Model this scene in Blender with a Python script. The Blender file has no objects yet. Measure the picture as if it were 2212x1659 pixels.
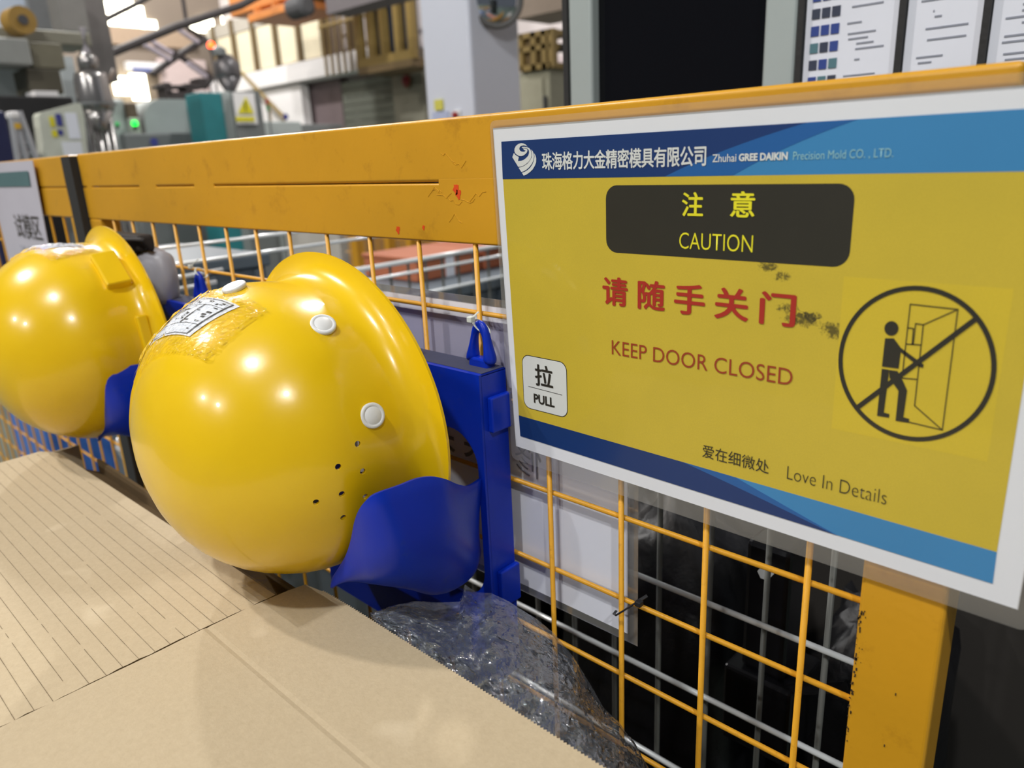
import bpy, bmesh, math, random
from mathutils import Vector, Matrix, noise
random.seed(7)
C = bpy.context.scene.collection
PI = math.pi
# ------------------------------------------------------------------ camera
FX = 1617.6
CAM = Vector((0.50993, -0.48555, 1.36653))
R0 = Vector((0.72637814, 0.6858569, -0.04444233))     # image right
D0 = Vector((0.17042145, -0.24237873, -0.95509637))   # image down
F0 = Vector((-0.66583131, 0.6861872, -0.29294333))    # forward
cd = bpy.data.cameras.new('camera'); cam = bpy.data.objects.new('camera', cd); C.objects.link(cam)
cd.sensor_width = 36; cd.lens = 36 * FX / 2212; cd.clip_start = 0.02; cd.clip_end = 200
m = Matrix((R0, -D0, -F0)).transposed().to_4x4(); m.translation = CAM
cam.matrix_world = m
cd.dof.use_dof = True; cd.dof.focus_distance = 0.635; cd.dof.aperture_fstop = 5.6
bpy.context.scene.camera = cam
sc = bpy.context.scene
sc.view_settings.view_transform = 'Standard'; sc.view_settings.look = 'None'
sc.view_settings.gamma = 1; sc.view_settings.use_curve_mapping = False
sc.view_settings.exposure = -0.2
w = bpy.data.worlds.new('hall_air'); sc.world = w; w.use_nodes = True
w.node_tree.nodes['Background'].inputs[0].default_value = (0.80, 0.87, 1.0, 1)
w.node_tree.nodes['Background'].inputs[1].default_value = 0.13
def lamp(loc, power, rad=0.16, col=(1, 0.98, 0.955)):
    l = bpy.data.lights.new('high_bay_or_fill', 'POINT'); l.energy = power; l.shadow_soft_size = rad; l.color = col
    o = bpy.data.objects.new('high_bay_or_fill', l); C.objects.link(o); o.location = loc
lamp((0.65, -3.5, 7.6), 1100)
lamp((5.8, -4.2, 7.6), 1050)
lamp((-5.5, -3.1, 7.6), 1500, col=(1, 0.93, 0.86))
lamp((-3.0, -11.6, 7.6), 850)
lamp((0.0, -11.8, 7.6), 850)
lamp((-10.0, 2.5, 7.6), 1500)  # this and the next two: extra lamps added to light the background
lamp((-15.5, 5.0, 7.6), 1700)
lamp((-4.0, 5.5, 7.6), 1000)

def on(u, v, ax, val):
    d = R0 * ((u - 1106) / FX) + D0 * ((v - 829.5) / FX) + F0
    i = 'XYZ'.index(ax)
    return CAM + d * ((val - CAM[i]) / d[i])
def oy(u, v, y): return on(u, v, 'Y', y)

# ------------------------------------------------------------------ materials
def lin(c):
    return tuple(((x / 255) / 12.92 if x / 255 <= 0.04045 else ((x / 255 + 0.055) / 1.055) ** 2.4) for x in c) + (1,)
class NT:
    def __init__(s, name):
        s.m = bpy.data.materials.new(name); s.m.use_nodes = True; s.t = s.m.node_tree
        s.b = s.t.nodes['Principled BSDF']; s.out = s.t.nodes['Material Output']
    def n(s, typ, **k):
        x = s.t.nodes.new(typ)
        for a, b in k.items(): setattr(x, a, b)
        return x
    def l(s, a, b): s.t.links.new(a, b)
    def co(s):
        if not hasattr(s, '_c'): s._c = s.n('ShaderNodeTexCoord')
        return s._c.outputs['Object']
    def noise(s, scale, detail=4, rough=.55, vec=None, dist=0.):
        x = s.n('ShaderNodeTexNoise'); x.inputs['Scale'].default_value = scale; x.inputs['Detail'].default_value = detail
        x.inputs['Roughness'].default_value = rough; x.inputs['Distortion'].default_value = dist
        s.l(vec or s.co(), x.inputs['Vector']); return x.outputs['Fac']
    def ramp(s, f, p0, p1, c0=(0, 0, 0, 1), c1=(1, 1, 1, 1)):
        x = s.n('ShaderNodeValToRGB'); x.color_ramp.elements[0].position = p0; x.color_ramp.elements[1].position = p1
        x.color_ramp.elements[0].color = c0; x.color_ramp.elements[1].color = c1; s.l(f, x.inputs[0]); return x.outputs[0]
    def mix(s, f, a, b):
        x = s.n('ShaderNodeMix', data_type='RGBA')
        if hasattr(f, 'links'): s.l(f, x.inputs[0])
        else: x.inputs[0].default_value = f
        for i, q in ((6, a), (7, b)):
            if hasattr(q, 'links'): s.l(q, x.inputs[i])
            else: x.inputs[i].default_value = q
        return x.outputs[2]
    def math(s, op, a, b=0.):
        x = s.n('ShaderNodeMath', operation=op)
        for i, q in ((0, a), (1, b)):
            if hasattr(q, 'links'): s.l(q, x.inputs[i])
            else: x.inputs[i].default_value = q
        return x.outputs[0]
    def bump(s, h, strength, dist=.001):
        x = s.n('ShaderNodeBump'); x.inputs['Strength'].default_value = strength; x.inputs['Distance'].default_value = dist
        s.l(h, x.inputs['Height']); s.l(x.outputs[0], s.b.inputs['Normal'])
def mat(name, col, rough=.5, metal=0., var=.08, vs=12., dirt=0., ds=30., dcol=(40, 35, 30), bump=0., bs=300., bd=.0005, coat=0., emit=0., alpha=1., spec=.5, aniso=None):
    s = NT(name); c = lin(col)
    f = s.noise(vs)
    c2 = tuple(max(0, x * (1 - var * 2)) for x in c[:3]) + (1,); c1 = tuple(min(1, x * (1 + var)) for x in c[:3]) + (1,)
    colr = s.mix(f, c2, c1)
    if dirt:
        d = s.ramp(s.noise(ds, 6, .7), .62 - dirt * .1, .78)
        colr = s.mix(s.math('MULTIPLY', d, min(1, dirt * 1.0)), colr, lin(dcol))
    s.l(colr, s.b.inputs['Base Color'])
    s.b.inputs['Roughness'].default_value = rough; s.b.inputs['Metallic'].default_value = metal
    s.b.inputs['Specular IOR Level'].default_value = spec; s.b.inputs['Coat Weight'].default_value = coat
    s.b.inputs['Coat Roughness'].default_value = .12; s.b.inputs['Alpha'].default_value = alpha
    if emit: s.b.inputs['Emission Color'].default_value = c; s.b.inputs['Emission Strength'].default_value = emit
    if bump: s.bump(s.noise(bs, 5), bump, bd)
    return s.m
def see_through(name, gloss=.12, white=.05, rough=.08, col=(235, 240, 245), bump=0., bs=60., edge=True):
    s = NT(name); t = s.n('ShaderNodeBsdfTransparent'); t.inputs[0].default_value = (.97, .975, .98, 1)
    d = s.n('ShaderNodeBsdfDiffuse'); d.inputs[0].default_value = lin(col)
    g = s.n('ShaderNodeBsdfGlossy'); g.inputs['Roughness'].default_value = rough; g.inputs[0].default_value = (1, 1, 1, 1)
    a = s.n('ShaderNodeMixShader'); a.inputs[0].default_value = white; s.l(t.outputs[0], a.inputs[1]); s.l(d.outputs[0], a.inputs[2])
    b = s.n('ShaderNodeMixShader'); s.l(a.outputs[0], b.inputs[1]); s.l(g.outputs[0], b.inputs[2])
    fr = s.n('ShaderNodeFresnel'); fr.inputs[0].default_value = 1.45
    s.l(s.math('ADD', s.math('MULTIPLY', fr.outputs[0], .8), gloss - .03), b.inputs[0])
    if bump:
        bp = s.n('ShaderNodeBump'); bp.inputs['Strength'].default_value = bump; bp.inputs['Distance'].default_value = .0035
        s.l(s.noise(bs, 3), bp.inputs['Height'])
        s.l(bp.outputs[0], g.inputs['Normal'])
    s.l(b.outputs[0], s.out.inputs['Surface']); return s.m

M = {}
M['paint'] = mat('yellow_gate_paint', (212, 156, 36), .33, var=.07, vs=9, dirt=.5, ds=26, dcol=(150, 100, 25), bump=.25, bs=160, bd=.0006)
M['wire'] = mat('yellow_wire_paint', (222, 162, 42), .4, var=.06, vs=60, dirt=.45, ds=140, dcol=(110, 75, 30), bump=.2, bs=300)
M['smear'] = mat('red_marker', (225, 75, 20), .5)
M['grime'] = mat('black_grime', (60, 45, 20), .8)
M['strip'] = mat('black_rubber', (38, 38, 38), .75, bump=.4, bs=90, bd=.002)
M['bluep'] = mat('blue_rack_plastic', (6, 48, 182), .34, spec=.35, var=.06, vs=25, dirt=.25, ds=60, dcol=(70, 80, 110), bump=.12, bs=200)
M['dust'] = mat('dusty_blue_plastic', (62, 66, 92), .8, var=.12, vs=40, bump=.5, bs=300)
M['nylon'] = mat('white_nylon', (215, 222, 215), .35)
M['nylonk'] = mat('black_nylon', (32, 33, 36), .45)
M['rivet'] = mat('white_button_plastic', (222, 224, 224), .4, dirt=.15, ds=250, dcol=(120, 120, 115))
M['galv'] = mat('galvanised_wire', (240, 246, 250), .25, metal=.1, coat=1., var=.08)
M['greyw'] = mat('grey_wire', (105, 108, 104), .5, metal=.2)
def helmet_mat():
    s = NT('yellow_helmet_plastic')
    f = s.noise(14, 3)
    c = s.mix(f, lin((228, 186, 12)), lin((238, 200, 20)))
    d = s.ramp(s.noise(70, 8, .72, dist=1.2), .66, .74)
    big = s.ramp(s.noise(9, 2), .5, .62)
    c = s.mix(s.math('MULTIPLY', s.math('MULTIPLY', d, big), .55), c, lin((120, 95, 20)))
    s.l(c, s.b.inputs['Base Color']); s.b.inputs['Roughness'].default_value = .24
    s.b.inputs['Coat Weight'].default_value = .35; s.b.inputs['Coat Roughness'].default_value = .07
    s.b.inputs['Subsurface Weight'].default_value = .05; s.b.inputs['Subsurface Radius'].default_value = (.01, .006, .001)
    s.bump(s.noise(45, 3), .06, .002); return s.m
M['helmet'] = helmet_mat()
def card_mat():
    s = NT('kraft_cardboard')
    f = s.noise(220, 6, .7); g = s.noise(18, 3)
    c = s.mix(f, lin((172, 156, 128)), lin((202, 187, 158)))
    c = s.mix(s.math('MULTIPLY', g, .35), c, lin((186, 168, 136)))
    # a few pale rubbed patches
    h = s.ramp(s.noise(11, 2), .66, .72); c = s.mix(s.math('MULTIPLY', h, .4), c, lin((218, 204, 176)))
    s.l(c, s.b.inputs['Base Color']); s.b.inputs['Roughness'].default_value = .85
    s.bump(s.noise(420, 4), .5, .0006); return s.m
M['card'] = card_mat()
M['card_shade'] = mat('shaded_cardboard', (108, 88, 58), .9, var=.1, vs=40)  # shade inside the box and in the seam is put into this darker colour
M['rule'] = mat('pressed_line_ink', (128, 112, 88), .9, var=.3, vs=200)
M['film'] = see_through('clear_plastic_film', .15, .12, .085, col=(215, 228, 250), bump=.6, bs=130)
M['lam'] = see_through('laminating_film', .05, .17, .12, col=(205, 205, 200), bump=.04, bs=20)
M['tape'] = see_through('clear_tape', .01, .0, .07, bump=1., bs=90)
M['paper'] = mat('white_paper', (222, 226, 232), .5, var=.02, vs=8, dirt=.12, ds=22, dcol=(205, 205, 190), coat=.25)
M['paperb'] = mat('white_paper_back', (228, 232, 242), .55, var=.06, vs=6, coat=.3)
M['ink'] = mat('black_print', (44, 42, 34), .45, coat=.25)
M['black_box'] = mat('black_print_block', (44, 42, 34), .42, var=.05, vs=60, coat=.25)
M['navy'] = mat('navy_print', (18, 52, 108), .42, var=.03, coat=.25)
M['midblue'] = mat('mid_blue_print', (30, 92, 158), .42, var=.03, coat=.25)
M['lightblue'] = mat('light_blue_print', (58, 132, 186), .42, var=.05, vs=9, coat=.25)
M['redp'] = mat('red_print', (168, 42, 30), .45, var=.03, coat=.25)
M['redp2'] = mat('dark_red_print', (152, 58, 28), .45, var=.03, coat=.25)
M['whitep'] = mat('white_print', (215, 220, 218), .45, coat=.25)
M['palep'] = mat('pale_blue_print', (150, 200, 205), .45, coat=.25)
M['yellp'] = mat('yellow_print', (232, 225, 40), .45, coat=.25)
def sign_yellow(name, base, smudges):
    s = NT(name); c = s.mix(s.noise(900, 2), lin(tuple(int(x * .96) for x in base)), lin(tuple(min(255, int(x * 1.03)) for x in base)))
    c = s.mix(s.math('MULTIPLY', s.ramp(s.noise(13, 5), .45, .75), .28), c, lin((178, 160, 52)))
    sp = s.n('ShaderNodeSeparateXYZ'); s.l(s.co(), sp.inputs[0])
    nz = s.noise(260, 7, .75, dist=.8)
    for (x, z, rx_, rz_, a) in smudges:
        dx = s.math('DIVIDE', s.math('SUBTRACT', sp.outputs[0], x), rx_); dz = s.math('DIVIDE', s.math('SUBTRACT', sp.outputs[2], z), rz_)
        ca, sa = math.cos(a), math.sin(a)
        p = s.math('ADD', s.math('MULTIPLY', dx, ca), s.math('MULTIPLY', dz, sa)); q = s.math('SUBTRACT', s.math('MULTIPLY', dz, ca), s.math('MULTIPLY', dx, sa))
        r = s.math('ADD', s.math('MULTIPLY', p, p), s.math('MULTIPLY', q, q))
        f = s.math('SUBTRACT', s.math('MULTIPLY', nz, 1.9), s.math('ADD', s.math('MULTIPLY', r, .42), .38))
        c = s.mix(s.math('MULTIPLY', s.ramp(f, .25, .55), .85), c, lin((52, 48, 28)))
    s.l(c, s.b.inputs['Base Color']); s.b.inputs['Roughness'].default_value = .42; s.b.inputs['Coat Weight'].default_value = .25
    s.bump(s.noise(600, 3), .12, .0004); return s.m

# ------------------------------------------------------------------ mesh helpers
def tag(o, label=None, cat=None, group=None, kind=None):
    if label: o['label'] = label
    if cat: o['category'] = cat
    if group: o['group'] = group
    if kind: o['kind'] = kind
    return o
def empty(name, loc=(0, 0, 0), label=None, cat=None, group=None, rz=0.):
    o = bpy.data.objects.new(name, None); C.objects.link(o); o.location = loc; o.rotation_euler.z = rz
    return tag(o, label, cat, group)
def obj(name, bm, mt, parent=None, smooth=False, flip=True):
    if flip: bmesh.ops.recalc_face_normals(bm, faces=bm.faces)
    me = bpy.data.meshes.new(name); bm.to_mesh(me); bm.free()
    for x in (mt if isinstance(mt, (list, tuple)) else [mt]): me.materials.append(M[x] if isinstance(x, str) else x)
    if smooth:
        for p in me.polygons: p.use_smooth = True
    o = bpy.data.objects.new(name, me); C.objects.link(o)
    if parent: o.parent = parent
    return o
def rel(o, parent):   # geometry was written in world space: keep it there
    o.parent = parent; o.matrix_parent_inverse = Matrix.Translation(parent.location).inverted() if not parent.rotation_euler.z else parent.matrix_basis.inverted()
    return o
def nb(): return bmesh.new()
def box(bm, x0, x1, y0, y1, z0, z1, bev=0., seg=2, mi=0):
    r = bmesh.ops.create_cube(bm, size=1)
    vs = r['verts']
    for v in vs: v.co = Vector((x0 + (v.co.x + .5) * (x1 - x0), y0 + (v.co.y + .5) * (y1 - y0), z0 + (v.co.z + .5) * (z1 - z0)))
    fs = {f for v in vs for f in v.link_faces}
    for f in fs: f.material_index = mi
    if bev: bmesh.ops.bevel(bm, geom=list({e for v in vs for e in v.link_edges}), offset=bev, segments=seg, affect='EDGES', profile=.5)
    return bm
def tube(bm, a, b, r, n=8, r2=None, caps=True):
    a, b = Vector(a), Vector(b); d = (b - a)
    q = d.to_track_quat('Z', 'Y'); r2 = r if r2 is None else r2
    A = [bm.verts.new(a + q @ Vector((r * math.cos(2 * PI * i / n), r * math.sin(2 * PI * i / n), 0))) for i in range(n)]
    B = [bm.verts.new(b + q @ Vector((r2 * math.cos(2 * PI * i / n), r2 * math.sin(2 * PI * i / n), 0))) for i in range(n)]
    for i in range(n): bm.faces.new((A[i], A[(i + 1) % n], B[(i + 1) % n], B[i]))
    if caps: bm.faces.new(A[::-1]); bm.faces.new(B)
    return bm
def path_tube(bm, pts, r, n=8, flat=1.):
    pts = [Vector(p) for p in pts]; rings = []
    for i, p in enumerate(pts):
        d = (pts[min(i + 1, len(pts) - 1)] - pts[max(i - 1, 0)]).normalized(); q = d.to_track_quat('Z', 'Y')
        rings.append([bm.verts.new(p + q @ Vector((r * math.cos(2 * PI * k / n), r * flat * math.sin(2 * PI * k / n), 0))) for k in range(n)])
    for a, b in zip(rings, rings[1:]):
        for i in range(n): bm.faces.new((a[i], a[(i + 1) % n], b[(i + 1) % n], b[i]))
    bm.faces.new(rings[0][::-1]); bm.faces.new(rings[-1]); return bm
def lathe(bm, prof, c=(0, 0, 0), n=24, ax=None):
    c = Vector(c); rings = []; q = Vector(ax).to_track_quat('Z', 'Y') if ax else None
    for r, z in prof:
        ring = []
        for i in range(n):
            p = Vector((r * math.cos(2 * PI * i / n), r * math.sin(2 * PI * i / n), z))
            ring.append(bm.verts.new(c + (q @ p if q else p)))
        rings.append(ring)
    for a, b in zip(rings, rings[1:]):
        for i in range(n): bm.faces.new((a[i], a[(i + 1) % n], b[(i + 1) % n], b[i]))
    bm.faces.new(rings[0][::-1]); bm.faces.new(rings[-1]); return bm
def grid(bm, P):
    V = [[bm.verts.new(p) for p in row] for row in P]
    for a, b in zip(V, V[1:]):
        for i in range(len(a) - 1): bm.faces.new((a[i], a[i + 1], b[i + 1], b[i]))
    return V
def solid(o, t, off=-1.):
    md = o.modifiers.new('solidify', 'SOLIDIFY'); md.thickness = t; md.offset = off; return o
def poly_plate(bm, pts, y, t=.00012, mi=0):   # pts in (x, z), a thin flat plate facing -Y
    a = [bm.verts.new((x, y, z)) for x, z in pts]; f = bm.faces.new(a)
    r = bmesh.ops.extrude_face_region(bm, geom=[f])
    for v in r['geom']:
        if isinstance(v, bmesh.types.BMVert): v.co.y += t
    for v in bm.faces: pass
    return bm

# ================================================================== THE SETTING
def slab(name, x0, x1, y0, y1, z0, z1, mt):
    return tag(obj(name, box(nb(), x0, x1, y0, y1, z0, z1), mt), kind='structure')
M['floor'] = mat('grey_green_floor_paint', (96, 108, 100), .35, var=.15, vs=2)
M['wallp'] = mat('pale_wall_plaster', (205, 196, 194), .8, var=.05, vs=.6)
M['wallb'] = mat('brown_grey_wall', (128, 116, 104), .8, var=.08, vs=.5)
M['roof'] = mat('dark_roof_sheet', (70, 70, 72), .8)
slab('floor', -18.8, 8, -12, 9.6, -.1, 0, 'floor')
slab('wall_back', -18.8, 8, 9.5, 9.7, 0, 9, 'wallp')
slab('wall_left', -18.8, -18.6, -12, 9.7, 0, 9, 'wallb')
slab('ceiling', -18.8, 8, -12, 9.7, 9, 9.15, 'roof')

def col3(c, k=.8): return tuple(int(x * k) for x in c)
def bgY(name, label, cat, mt, u0, v0, u1, v1, Y, th=.3, parent=None, kind=None, bev=0., group=None, fl=False):
    um, vm = (u0 + u1) / 2, (v0 + v1) / 2
    x0, x1 = oy(u0, vm, Y).x, oy(u1, vm, Y).x; z1, z0 = oy(um, v0, Y).z, (0 if fl else oy(um, v1, Y).z)
    o = obj(name, box(nb(), x0, x1, Y, Y + th, z0, z1, bev), mt, parent); return tag(o, label, cat, group, kind)
def bgX(name, label, cat, mt, u0, v0, u1, v1, X, th=.3, parent=None, kind=None, bev=0., group=None, fl=False):
    um, vm = (u0 + u1) / 2, (v0 + v1) / 2
    y0, y1 = on(u0, vm, 'X', X).y, on(u1, vm, 'X', X).y; z1, z0 = on(um, v0, 'X', X).z, (0 if fl else on(um, v1, 'X', X).z)
    o = obj(name, box(nb(), X - th, X, y0, y1, z0, z1, bev), mt, parent); return tag(o, label, cat, group, kind)

# ------------------------------------------------------------------ mezzanine along the far wall
cream = mat('cream_panel', (226, 216, 188), .6, var=.04); brownpost = mat('brown_post_paint', (104, 86, 56), .6)
whitew = mat('white_wall_paint', (228, 226, 226), .7, var=.02); lilac = mat('grey_lilac_wall', (118, 104, 106), .8)
doorg = mat('grey_green_shutter', (98, 102, 92), .7, var=.06, vs=2); olive = mat('olive_yellow_rail', (134, 112, 60), .6)
mz = empty('mezzanine', (-14, 9, 3.4), 'cream panelled mezzanine parapet with brown posts and white edge beam along the far wall', 'mezzanine')
Y = 9.0; xs = [-18.09, -17.163, -16.239, -15.317, -14.403, -13.5]
for a, b in zip(xs, xs[1:]): rel(obj('panel', box(nb(), a + .06, b - .04, Y, Y + .06, 3.46, 4.32, .01), cream), mz)
for x in xs + [-12.6]: rel(obj('post', box(nb(), x - .06, x + .05, Y - .08, Y + .1, 3.40, 4.62 if x < -13.6 else 5.2), brownpost), mz)
rel(obj('edge_beam', box(nb(), -18.5, -11.6, Y - .12, Y + .3, 3.05, 3.42, .02), whitew), mz)
rel(obj('top_band', box(nb(), -18.5, -13.6, Y - .02, Y + .1, 4.33, 4.60), mat('grey_beige_band', (176, 170, 160), .7)), mz)
rel(obj('deck', box(nb(), -18.5, -9.5, Y + .3, 9.45, 3.1, 3.3), brownpost), mz)
rl = empty('mezzanine_railing', (-12.5, 8.9, 3.1), 'slim olive railing of upright bars at the end of the mezzanine', 'railing')
for i in range(9):
    x = -13.35 + i * .215
    rel(obj('baluster', tube(nb(), (x, 8.85, 3.05), (x, 8.85, 4.2), .022, 6), olive), rl)
for z in (4.2, 3.95): rel(obj('handrail', tube(nb(), (-13.45, 8.85, z), (-11.55, 8.85, z), .03, 6), olive), rl)
cg = empty('caged_platform', (-10.9, 8.4, 3.1), 'yellow brown cage with blue panels beside the railing, left of the white column', 'cage')
for i, x in enumerate((-11.45, -11.1, -10.75, -10.35, -10.0)): rel(obj('post', box(nb(), x - .08, x + .06, 8.3, 8.42, 2.98, 4.05), olive), cg)
for z in (2.98, 3.98): rel(obj('rail', box(nb(), -11.5, -9.98, 8.28, 8.44, z, z + .14), olive), cg)
rel(obj('panel', box(nb(), -11.4, -10.0, 8.46, 8.5, 3.0, 5.2), mat('deep_blue_panel', (28, 58, 92), .5)), cg)
rel(obj('floor_plate', box(nb(), -11.5, -9.98, 8.28, 9.0, 2.86, 2.98), brownpost), cg)
bgY('stair_wall', 'white wall block under the mezzanine behind the diagonal stair rail', 'wall', whitew, 480, 196, 655, 290, 9.02, .2)
bgY('recess_wall', 'dull lilac grey wall section between the white block and the shutter', 'wall', lilac, 655, 176, 740, 290, 9.3, .15)
sh = empty('roller_shutter', (-11.5, 9.2, 2.4), 'grey green closed roller shutter under the mezzanine left of the white column', 'shutter')
a = oy(738, 200, 9.2).x; b = oy(860, 230, 9.2).x
for k in range(9):
    z = 1.55 + k * .155
    rel(obj('slat', box(nb(), a, b, 9.2, 9.24, z, z + .145, .01), doorg), sh)
rel(obj('jamb', box(nb(), b, b + .9, 9.1, 9.3, 1.3, 3.05), mat('grey_jamb', (128, 126, 112), .7)), sh)
al = empty('alarm_bell', oy(878, 175, 9.05), 'small dark red alarm bell on the shutter jamb', 'alarm')
o = oy(878, 175, 9.05); rel(obj('bell_dome', lathe(nb(), [(.10, 0), (.10, .03), (.07, .07), (.02, .085)], o, 16, (0, -1, 0)), mat('dark_red', (120, 30, 34), .5)), al)
rel(obj('back_plate', lathe(nb(), [(.13, -.02), (.13, 0)], o, 16, (0, -1, 0)), brownpost), al)
st = empty('stair_handrail', oy(620, 255, 8.6), 'dark olive stair handrail sloping down across the white wall', 'handrail')
A, B = oy(522, 158, 8.6), oy(617, 257, 8.6)
rel(obj('rail', tube(nb(), A, B, .04, 8), olive), st)
for t in (.3, .62, .95):
    p = A.lerp(B, t); rel(obj('post', tube(nb(), p, (p.x, p.y, 0), .022, 6), olive), st)

# orange crane girder
og = mat('orange_crane_paint', (206, 128, 62), .55, var=.1, vs=1.5)
gr = empty('crane_girder', (-12, 7, 4), 'orange overhead crane end carriage above the cream parapet', 'crane')
x0, x1 = oy(515, 35, 7).x, oy(700, 20, 7).x
rel(obj('girder', box(nb(), x0 - .3, x1, 7, 7.7, 3.98, 4.6, .03), og), gr)
rel(obj('lower_flange', box(nb(), x0 + .5, x1 - .5, 6.9, 7.8, 3.78, 3.9, .01), og), gr)
rel(obj('web', box(nb(), x0 + .6, x1 - .6, 7.2, 7.4, 3.88, 4.0), brownpost), gr)
for k in range(3): rel(obj('stiffener', box(nb(), x0 + .7 + k * .6, x0 + .76 + k * .6, 6.92, 7.2, 3.88, 4.0), og), gr)
rel(obj('motor', lathe(nb(), [(.12, -.25), (.16, -.2), (.16, .2), (.1, .25)], (x1 - .45, 6.85, 3.76), 14, (1, 0, 0)), 'roof'), gr)
tr = mat('truss_grey', (96, 90, 92), .7)
bgY('roof_beam', 'dark grey roof beam crossing above the mezzanine at the top of the picture', 'beam', tr, 700, -60, 880, 8, 6.5, .4)

# column with convex mirror
pc = mat('glossy_white_column_paint', (205, 210, 222), .28, var=.03, vs=1.2)
col_x = oy(905, 10, 2.6).x; W = .4
cl = obj('column', box(nb(), col_x, col_x + W, 2.6, 2.6 + W, 0, 9, .02, 3), pc); tag(cl, 'square white painted column behind the gate', 'column')
mr = empty('convex_mirror', (0, 0, 0), 'round convex mirror with grey rim mounted high on the white column', 'mirror')
c = on(1072, -2, 'X', col_x + W + .05); mr.location = c; ax = Vector((.8, -.6, -.05))
rel(obj('rim', lathe(nb(), [(.135, -.02), (.15, -.01), (.15, .015), (.135, .02), (.125, .012)], c, 32, ax), mat('mirror_rim', (92, 92, 90), .5), smooth=True), mr)
rel(obj('mirror_dome', lathe(nb(), [(.128 * math.cos(t), .045 * math.sin(t)) for t in [k * PI / 18 for k in range(9)]], c, 32, ax), mat('mirror_silver', (225, 228, 232), .06, metal=1.), smooth=True), mr)
rel(obj('bracket', tube(nb(), c, c - Vector((.12, -.02, 0)), .02, 8), 'roof'), mr)
bgY('notice_sticker', 'small yellow square notice stuck low on the white column', 'sticker', mat('yellow_sticker', (205, 200, 90), .6), 938, 215, 956, 238, 2.59, .008)
bgY('blue_label_plate', 'pale blue grey plate just above the rail on the white column', 'plate', mat('pale_blue_plate', (176, 186, 215), .5), 934, 242, 968, 262, 2.59, .008)
rb = empty('red_push_button', oy(985, 249, 2.57), 'small red push button on the white column beside the pale plate', 'button')
o = oy(985, 249, 2.58); rel(obj('button_cap', lathe(nb(), [(.018, 0), (.02, .01), (.012, .022)], o, 14, (0, -1, 0)), mat('red_plastic', (150, 40, 36), .4)), rb)
rel(obj('housing', box(nb(), o.x - .028, o.x + .028, 2.585, 2.6, o.z - .028, o.z + .028, .004), 'rivet'), rb)

# right of the column
bgY('pink_wall_panel', 'pinkish plaster wall section seen between column and black display frame', 'wall', mat('pinkish_plaster', (196, 180, 180), .8), 1105, 128, 1250, 300, 8.9, .2)
bgY('overhead_duct', 'brown grey overhead duct right of the column', 'duct', mat('duct_brown', (126, 112, 98), .7), 1108, -60, 1250, 28, 6.0, .6)
bc = empty('beige_control_cabinet', oy(1150, 200, 5.5), 'beige control cabinet standing right of the white column', 'cabinet')
a, b = oy(1108, 190, 5.5), oy(1188, 190, 5.5); zt = oy(1150, 153, 5.5).z
rel(obj('body', box(nb(), a.x, b.x, 5.5, 6.0, 0, zt, .01), mat('beige_enamel', (150, 148, 128), .6)), bc)
bd = rel(obj('door', box(nb(), a.x + .04, b.x - .08, 5.48, 5.5, .1, zt - .08, .004), mat('beige_enamel_door', (158, 155, 134), .6)), bc)
rel(obj('handle', box(nb(), b.x - .06, b.x - .035, 5.46, 5.5, zt - .5, zt - .25, .003), 'roof'), bd)
yc = empty('yellow_rack_frame', oy(1150, 110, 5.4), 'brown yellow racking frame on top of the beige cabinet', 'rack')
a, b = oy(1116, 110, 5.4), oy(1182, 110, 5.4); z0 = zt; z1 = oy(1150, 66, 5.4).z
for x in (a.x, a.x + .17, b.x - .09, b.x): rel(obj('post', box(nb(), x - .03, x + .03, 5.45, 5.52, z0, z1), olive), yc)
for z in (z0, (z0 + z1) / 2, z1 - .05): rel(obj('shelf', box(nb(), a.x, b.x, 5.45, 5.8, z, z + .05), olive), yc)
rel(obj('crate', box(nb(), a.x + .02, a.x + .14, 5.5, 5.75, z0 + .05, z0 + .35, .01), brownpost), yc)
bgY('wall_bracket', 'dark bracket on the pinkish wall beside the black display frame', 'bracket', 'roof', 1188, 96, 1226, 108, 5.6, .3)

# ------------------------------------------------------------------ end wall: windows, door, machines on the left
dayl = mat('daylight_glass', (255, 250, 225), .3, emit=9.)
def pane(u0, v0, u1, v1, X, parent, name='pane'):
    o = bgX(name, None, None, dayl, u0, v0, u1, v1, X, .03, None); o.parent = parent; return o
wn = empty('window_1', (0, 0, 0)); tag(wn, kind='structure'); fr = mat('window_frame_grey', (150, 140, 120), .6)
for q in ((222, 2, 250, 30), (253, 2, 296, 24), (222, 33, 252, 54), (255, 27, 297, 57), (300, 14, 312, 60), (314, 44, 338, 61)): pane(*q, -18.55, wn)
wn2 = empty('window_2', (0, 0, 0)); tag(wn2, kind='structure')
for q in ((408, 52, 432, 68), (434, 36, 462, 70), (482, 28, 496, 84)): pane(*q, -18.55, wn2)
wn3 = empty('door_1', (0, 0, 0)); tag(wn3, kind='structure')
for q in ((246, 165, 280, 205), (284, 160, 318, 216)): pane(*q, -18.35, wn3)
bgX('door_lintel', 'white lintel and sign board over the bright doorway in the end wall', 'lintel', whitew, 276, 134, 352, 152, -18.3, .2)
bgX('blue_sign_strip', 'thin blue strip under the white lintel', 'sign', mat('blue_strip', (92, 104, 156), .5), 288, 147, 345, 156, -18.2, .05)
bgX('end_wall_band', 'beige upper band of the end wall below the bright windows', 'wall', mat('beige_band', (168, 146, 124), .7), 190, 62, 420, 98, -18.5, .08)
bgX('inner_wall', 'pinkish inner wall behind the dark roof struts', 'wall', mat('pink_grey_wall', (198, 180, 178), .8), 350, 128, 450, 225, -18.4, .15)

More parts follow.
